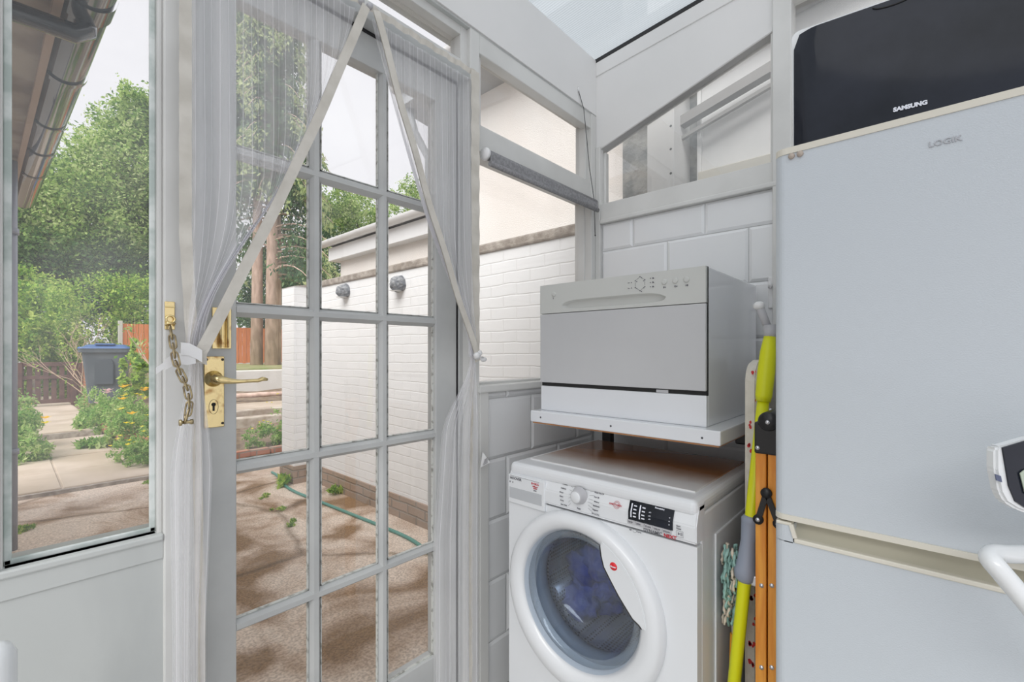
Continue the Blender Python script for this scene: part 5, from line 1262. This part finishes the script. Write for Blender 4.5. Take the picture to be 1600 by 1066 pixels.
# bare twiggy shrub
def twigs(nm, lab, base, n, h, spread, m, r0=.012, lean=(0, 0), leaves=0, key='hedge', depth=3, rad=None):
    R = random.Random(hash(nm) % 97 if False else len(lab)); r = thing(nm, lab, 'shrub', base); b = B(); tips = []
    def br(p, d, L, rr, k):
        pts = [p]; q = p.copy(); dd = d.copy()
        for i in range(4):
            dd = (dd + Vector((R.uniform(-.18, .18), R.uniform(-.18, .18), R.uniform(-.05, .12)))).normalized(); q = q + dd * L / 4; pts.append(q.copy())
        b.tube(pts, [rr * (1 - .16 * i) for i in range(5)], 5, caps=False); tips.append(q.copy())
        if k > 0:
            for i in range(R.choice((2, 3, 3))):
                s_ = pts[R.choice((2, 3, 4))]; br(s_, (dd + Vector((R.uniform(-.7, .7), R.uniform(-.7, .7), R.uniform(-.2, .5)))).normalized(), L * R.uniform(.5, .75), rr * .55, k - 1)
    for i in range(n):
        a = R.uniform(0, 2 * PI); br(Vector((R.uniform(-.1, .1), R.uniform(-.1, .1), 0)), Vector((math.cos(a) * spread + lean[0], math.sin(a) * spread + lean[1], 1)).normalized(), h * R.uniform(.6, 1), r0, depth)
    b.build('branches', m, r, recalc=False)
    if leaves:
        tp = np.array([tuple(R.choice(tips)) for _ in range(leaves)]) + RS.normal(size=(leaves, 3)) * .05
        leaf_cloud('foliage', tp, .06, LM[key], RS, None, r)
    return r
twigs('bare_shrub', 'bare pale twiggy shrub arching behind the wheelie bin', tuple(onY(165, 600, 12.3)) [:2] + (.1,), 12, 1.25, .9, M_twig, .014, leaves=500)
st = onY(238, 600, 8.2)
twigs('young_tree', 'crooked young tree with a pale bare trunk beside the bin', (st.x, st.y, .1), 1, 1.15, .12, mat('pale_trunk', (.66, .52, .42), .8), .045, leaves=260, key='bed', depth=3)
plant('leafy_shrub', 'glossy yellow-green shrub tucked between the bin and the young tree', 'shrub', [(st.x - .16, st.y + .25, .95, .17, .2, .38), (st.x + .05, st.y + .4, .8, .25, .2, .4)], 1600, .085, 'hedge', (st.x - .1, st.y + .3, .15))
# flower bed plants
def flowers(r, c, blobs, n, size, key, k=5, stem=0):
    R = random.Random(int(c[0] * 100)); 
    for i in range(n):
        bb = R.choice(blobs); a, e = R.uniform(0, 2 * PI), R.uniform(.1, 1.3)
        p = Vector((bb[0] + bb[3] * math.cos(a) * math.cos(e), bb[1] + bb[4] * math.sin(a) * math.cos(e), bb[2] + bb[5] * math.sin(e) + stem))
        V = []
        for q in range(k):
            aa = 2 * PI * q / k; d = Vector((math.cos(aa), math.sin(aa), .55)); w = Vector((-math.sin(aa), math.cos(aa), 0))
            o_ = p - Vector(c); V += [o_, o_ + d * size * .6 + w * size * .42, o_ + d * size, o_ + d * size * .6 - w * size * .42]
        quads_mesh('flower', np.array([tuple(v) for v in V]), None, LM[key], None, r)
def bedplant(nm, lab, blobs, n, size, fl=None, group=None, key='bed', gz=0.0):
    c = (blobs[0][0], blobs[0][1], gz); r = plant(nm, lab, 'plant', blobs, n, size, key, c, group, aspect=.38, shell=.3, droop=-.6)
    if fl:
        for kk, nn, ss, st_ in fl: flowers(r, c, blobs, nn, ss, kk, stem=st_)
    return r
bedplant('yellow_flower_plant', 'mound of small yellow flowers through the first door pane column behind red bricks', [(2.30, 6.55, .05, .24, .2, .20), (2.62, 6.6, .05, .24, .2, .19), (2.9, 6.7, .05, .3, .2, .19)], 4200, .045, [('yel', 16, .022, .03)], gz=-.1)
bedplant('yellow_flower_plant', 'feathery plant with yellow flowers at the right foot of the left window', [(1.28, 6.95, .12, .24, .28, .26), (1.08, 6.65, .02, .20, .2, .20), (.98, 7.0, .0, .18, .25, .2)], 6500, .042, [('yel', 14, .028, .03)], gz=-.08)
bedplant('yellow_flower_plant', 'yellow flowered bed plant right of the bin below the young tree', [(1.45, 7.5, .22, .28, .25, .22), (1.62, 7.9, .28, .3, .25, .24)], 4200, .045, [('yel', 22, .03, .03)], gz=.0)
bedplant('poppy_clump', 'tall green clump with orange poppies in front of the bin', [(1.05, 7.6, .20, .20, .25, .28), (1.15, 8.2, .25, .24, .25, .36), (1.35, 8.0, .2, .2, .2, .36)], 6500, .05, [('org', 6, .06, .14), ('yel', 12, .035, .02)], gz=.0)
bedplant('lavender_clump', 'pale green spiky clump with pink heads left of the bin', [(.98, 9.0, .22, .20, .3, .38), (1.0, 10.2, .22, .25, .4, .40), (1.25, 9.9, .25, .3, .3, .46), (1.15, 11.6, .3, .25, .5, .5)], 8000, .055, [('pink', 6, .07, .05)], gz=.0)
bedplant('strap_leaf_clump', 'low clump of long yellow-green strap leaves spilling on the path', [(.88, 8.3, -.03, .28, .22, .10), (.90, 9.9, .05, .25, .35, .14)], 1300, .13, None, gz=-.1)
bedplant('poppy_clump', 'tall feathery clump with orange and yellow poppies at the left edge of the path', [(.12, 8.2, .22, .20, .3, .38), (.04, 8.9, .25, .28, .3, .44), (.16, 7.9, .02, .24, .25, .28)], 7500, .055, [('org', 6, .055, .16), ('yel', 6, .05, .10)], gz=-.1)
bedplant('fern_weed', 'bright fern weed growing against the far pillar of the white wall', [(1.86, 4.78, -.09, .11, .09, .08)], 90, .11, None, key='hedge', gz=GZ)
bedplant('fern_weed', 'small green weed at the foot of the middle of the white wall', [(2.08, 4.12, -.11, .07, .07, .06)], 60, .08, None, key='hedge', gz=GZ)
for i, (u, v, lab) in enumerate(((412, 778, 'small weed in the far patio crack, nearest the hose end'), (437, 797, 'small weed in the patio crack, middle one of the line'), (455, 820, 'low weed in the patio crack, nearest the door'), (45, 828, 'grassy tuft on the patio under the left window'), (62, 768, 'tiny weed at the joint of the step edge'), (30, 832, 'tiny weed at the far left of the patio'), (232, 755, 'weed at the right end of the first step'))):
    p = onZ(u, v, GZ); bedplant('patio_weed', lab, [(p.x, p.y, GZ + .012, .07, .06, .022)], 70, .045, None, 'weeds in the patio cracks', key='hedge', gz=GZ)
st_ = [(x, 9.3 + .3 * math.sin(x * 3)) for x in (3.0, 3.3, 3.7, 4.0)]
bedplant('seedling_stems', 'sparse tall seed stems standing over the far bed behind the yellow flowers', [(2.75, 7.0, .35, .35, .2, .25)], 160, .05, [('yel', 6, .02, .0)], gz=.0)

# conifer with drooping branches
def conifer(nm, lab, c, h, R0, zlow, n_br, key, gap=None, leaf=.34, trunks=((0, 0, .24),), seed=3, per=60):
    R = random.Random(seed); r = thing(nm, lab, 'tree', c); P_ = []; MI = []
    b = B()
    for i in range(n_br):
        z = zlow + (h - zlow) * (i / n_br) ** .9; L = R0 * (1 - (z - zlow) / (h - zlow + 1.5)) * R.uniform(.75, 1.1) + .3; a = R.uniform(0, 2 * PI)
        if gap and gap(a, z): continue
        d = Vector((math.cos(a), math.sin(a), 0)); p0 = Vector((0, 0, z)); pts = []
        for k in range(7):
            s_ = k / 6; pts.append(p0 + d * L * s_ + Vector((0, 0, .25 * math.sin(s_ * PI) - .9 * s_ * s_ * L * .38)))
        b.tube(pts, [.035 * (1 - .13 * k) for k in range(7)], 4, caps=False)
        for k in range(per):
            s_ = R.uniform(.15, 1) ** .8; q = p0 + d * L * s_ + Vector((0, 0, .25 * math.sin(s_ * PI) - .9 * s_ * s_ * L * .38)); side = Vector((-d.y, d.x, 0)) * R.uniform(-1, 1) * (.55 * (1.15 - s_) + .12)
            q = q + side + Vector((0, 0, -abs(R.gauss(0, .22)))); P_.append(tuple(q)); MI.append(2 if (s_ > .78 and R.random() < .75) else R.choice((0, 0, 1)))
    leaf_cloud('foliage', np.array(P_), leaf, LM[key], RS, np.array(MI), r, .42, droop=1.6, up=.0)
    for (x, y, rr) in trunks: b.tube([(x, y, 0), (x * 1.0 + .03, y, h * .3), (x * .5, y, h * .85)], [rr, rr * .8, rr * .2], 12)
    b.build('trunk', M_bark, r, 'pinkish brown trunk'); return r
t1 = onY(424, 560, 15.6)
conifer('conifer_tree', 'big drooping conifer with pale tips seen through the door beside two trunks', (t1.x, t1.y, .78), 14.0, 2.1, 2.6, 240, 'conifer', trunks=((0, 0, .20), (.28, .25, .12)), per=190, leaf=.15,
        gap=lambda a, z: z < 5.2 and (math.cos(a) < .15) and (math.sin(a) < .6))
t2 = onY(401, 560, 16.0)
conifer('conifer_tree', 'slimmer conifer trunk just left of the big drooping conifer', (t2.x, t2.y, .78), 12.5, 1.6, 5.6, 90, 'conifer', trunks=((0, 0, .19),), seed=8, per=150, leaf=.16)
def onp(u, v, y): return tuple(onY(u, v, y))
q = onp(500, 430, 17); plant('dark_evergreen', 'dark evergreen behind the pillar end of the white wall', 'tree', [(q[0] - .6, 19.2, 3.2, 1.5, 1.0, 2.6), (q[0] + 1.2, 19.6, 4.0, 1.3, 1.2, 3.0)], 26000, .13, 'conifer', (q[0], 18.5, .8), tw=[.6, .3, .1])
q = onp(560, 345, 20); plant('broadleaf_tree', 'bright green bushy tree rising above the neighbour roof gutter', 'tree', [(q[0], 20, q[2], 1.6, 1.2, 1.5), (q[0] - 1.2, 20, q[2] + .2, 1.2, 1.0, 1.3), (q[0] + 2.2, 20.5, q[2] - .4, 1.3, 1, 1.2)], 20000, .13, 'tree', (q[0], 20, .8), trunk=[([(q[0], 20, .8), (q[0], 20, q[2])], (.2, .08))], tm=M_bark_dark)
q = onp(640, 320, 20); plant('broadleaf_tree', 'sparse small tree top behind the right side of the neighbour roof', 'tree', [(q[0] + .5, 21, q[2] + .6, 1.3, 1, 1.3)], 3600, .13, 'tree', (q[0], 21, .8), trunk=[([(q[0], 21, .8), (q[0] + .4, 21, q[2])], (.15, .05))], tm=M_bark_dark)
q = onp(385, 470, 22); plant('dark_evergreen', 'distant dark foliage behind the fence at the left of the door panes', 'tree', [(q[0] - .5, 22, 2.6, 2.0, 1, 1.5), (q[0] + 2.5, 23, 3.4, 2.5, 1, 2.4)], 5000, .2, 'dark', (q[0], 22, .8))
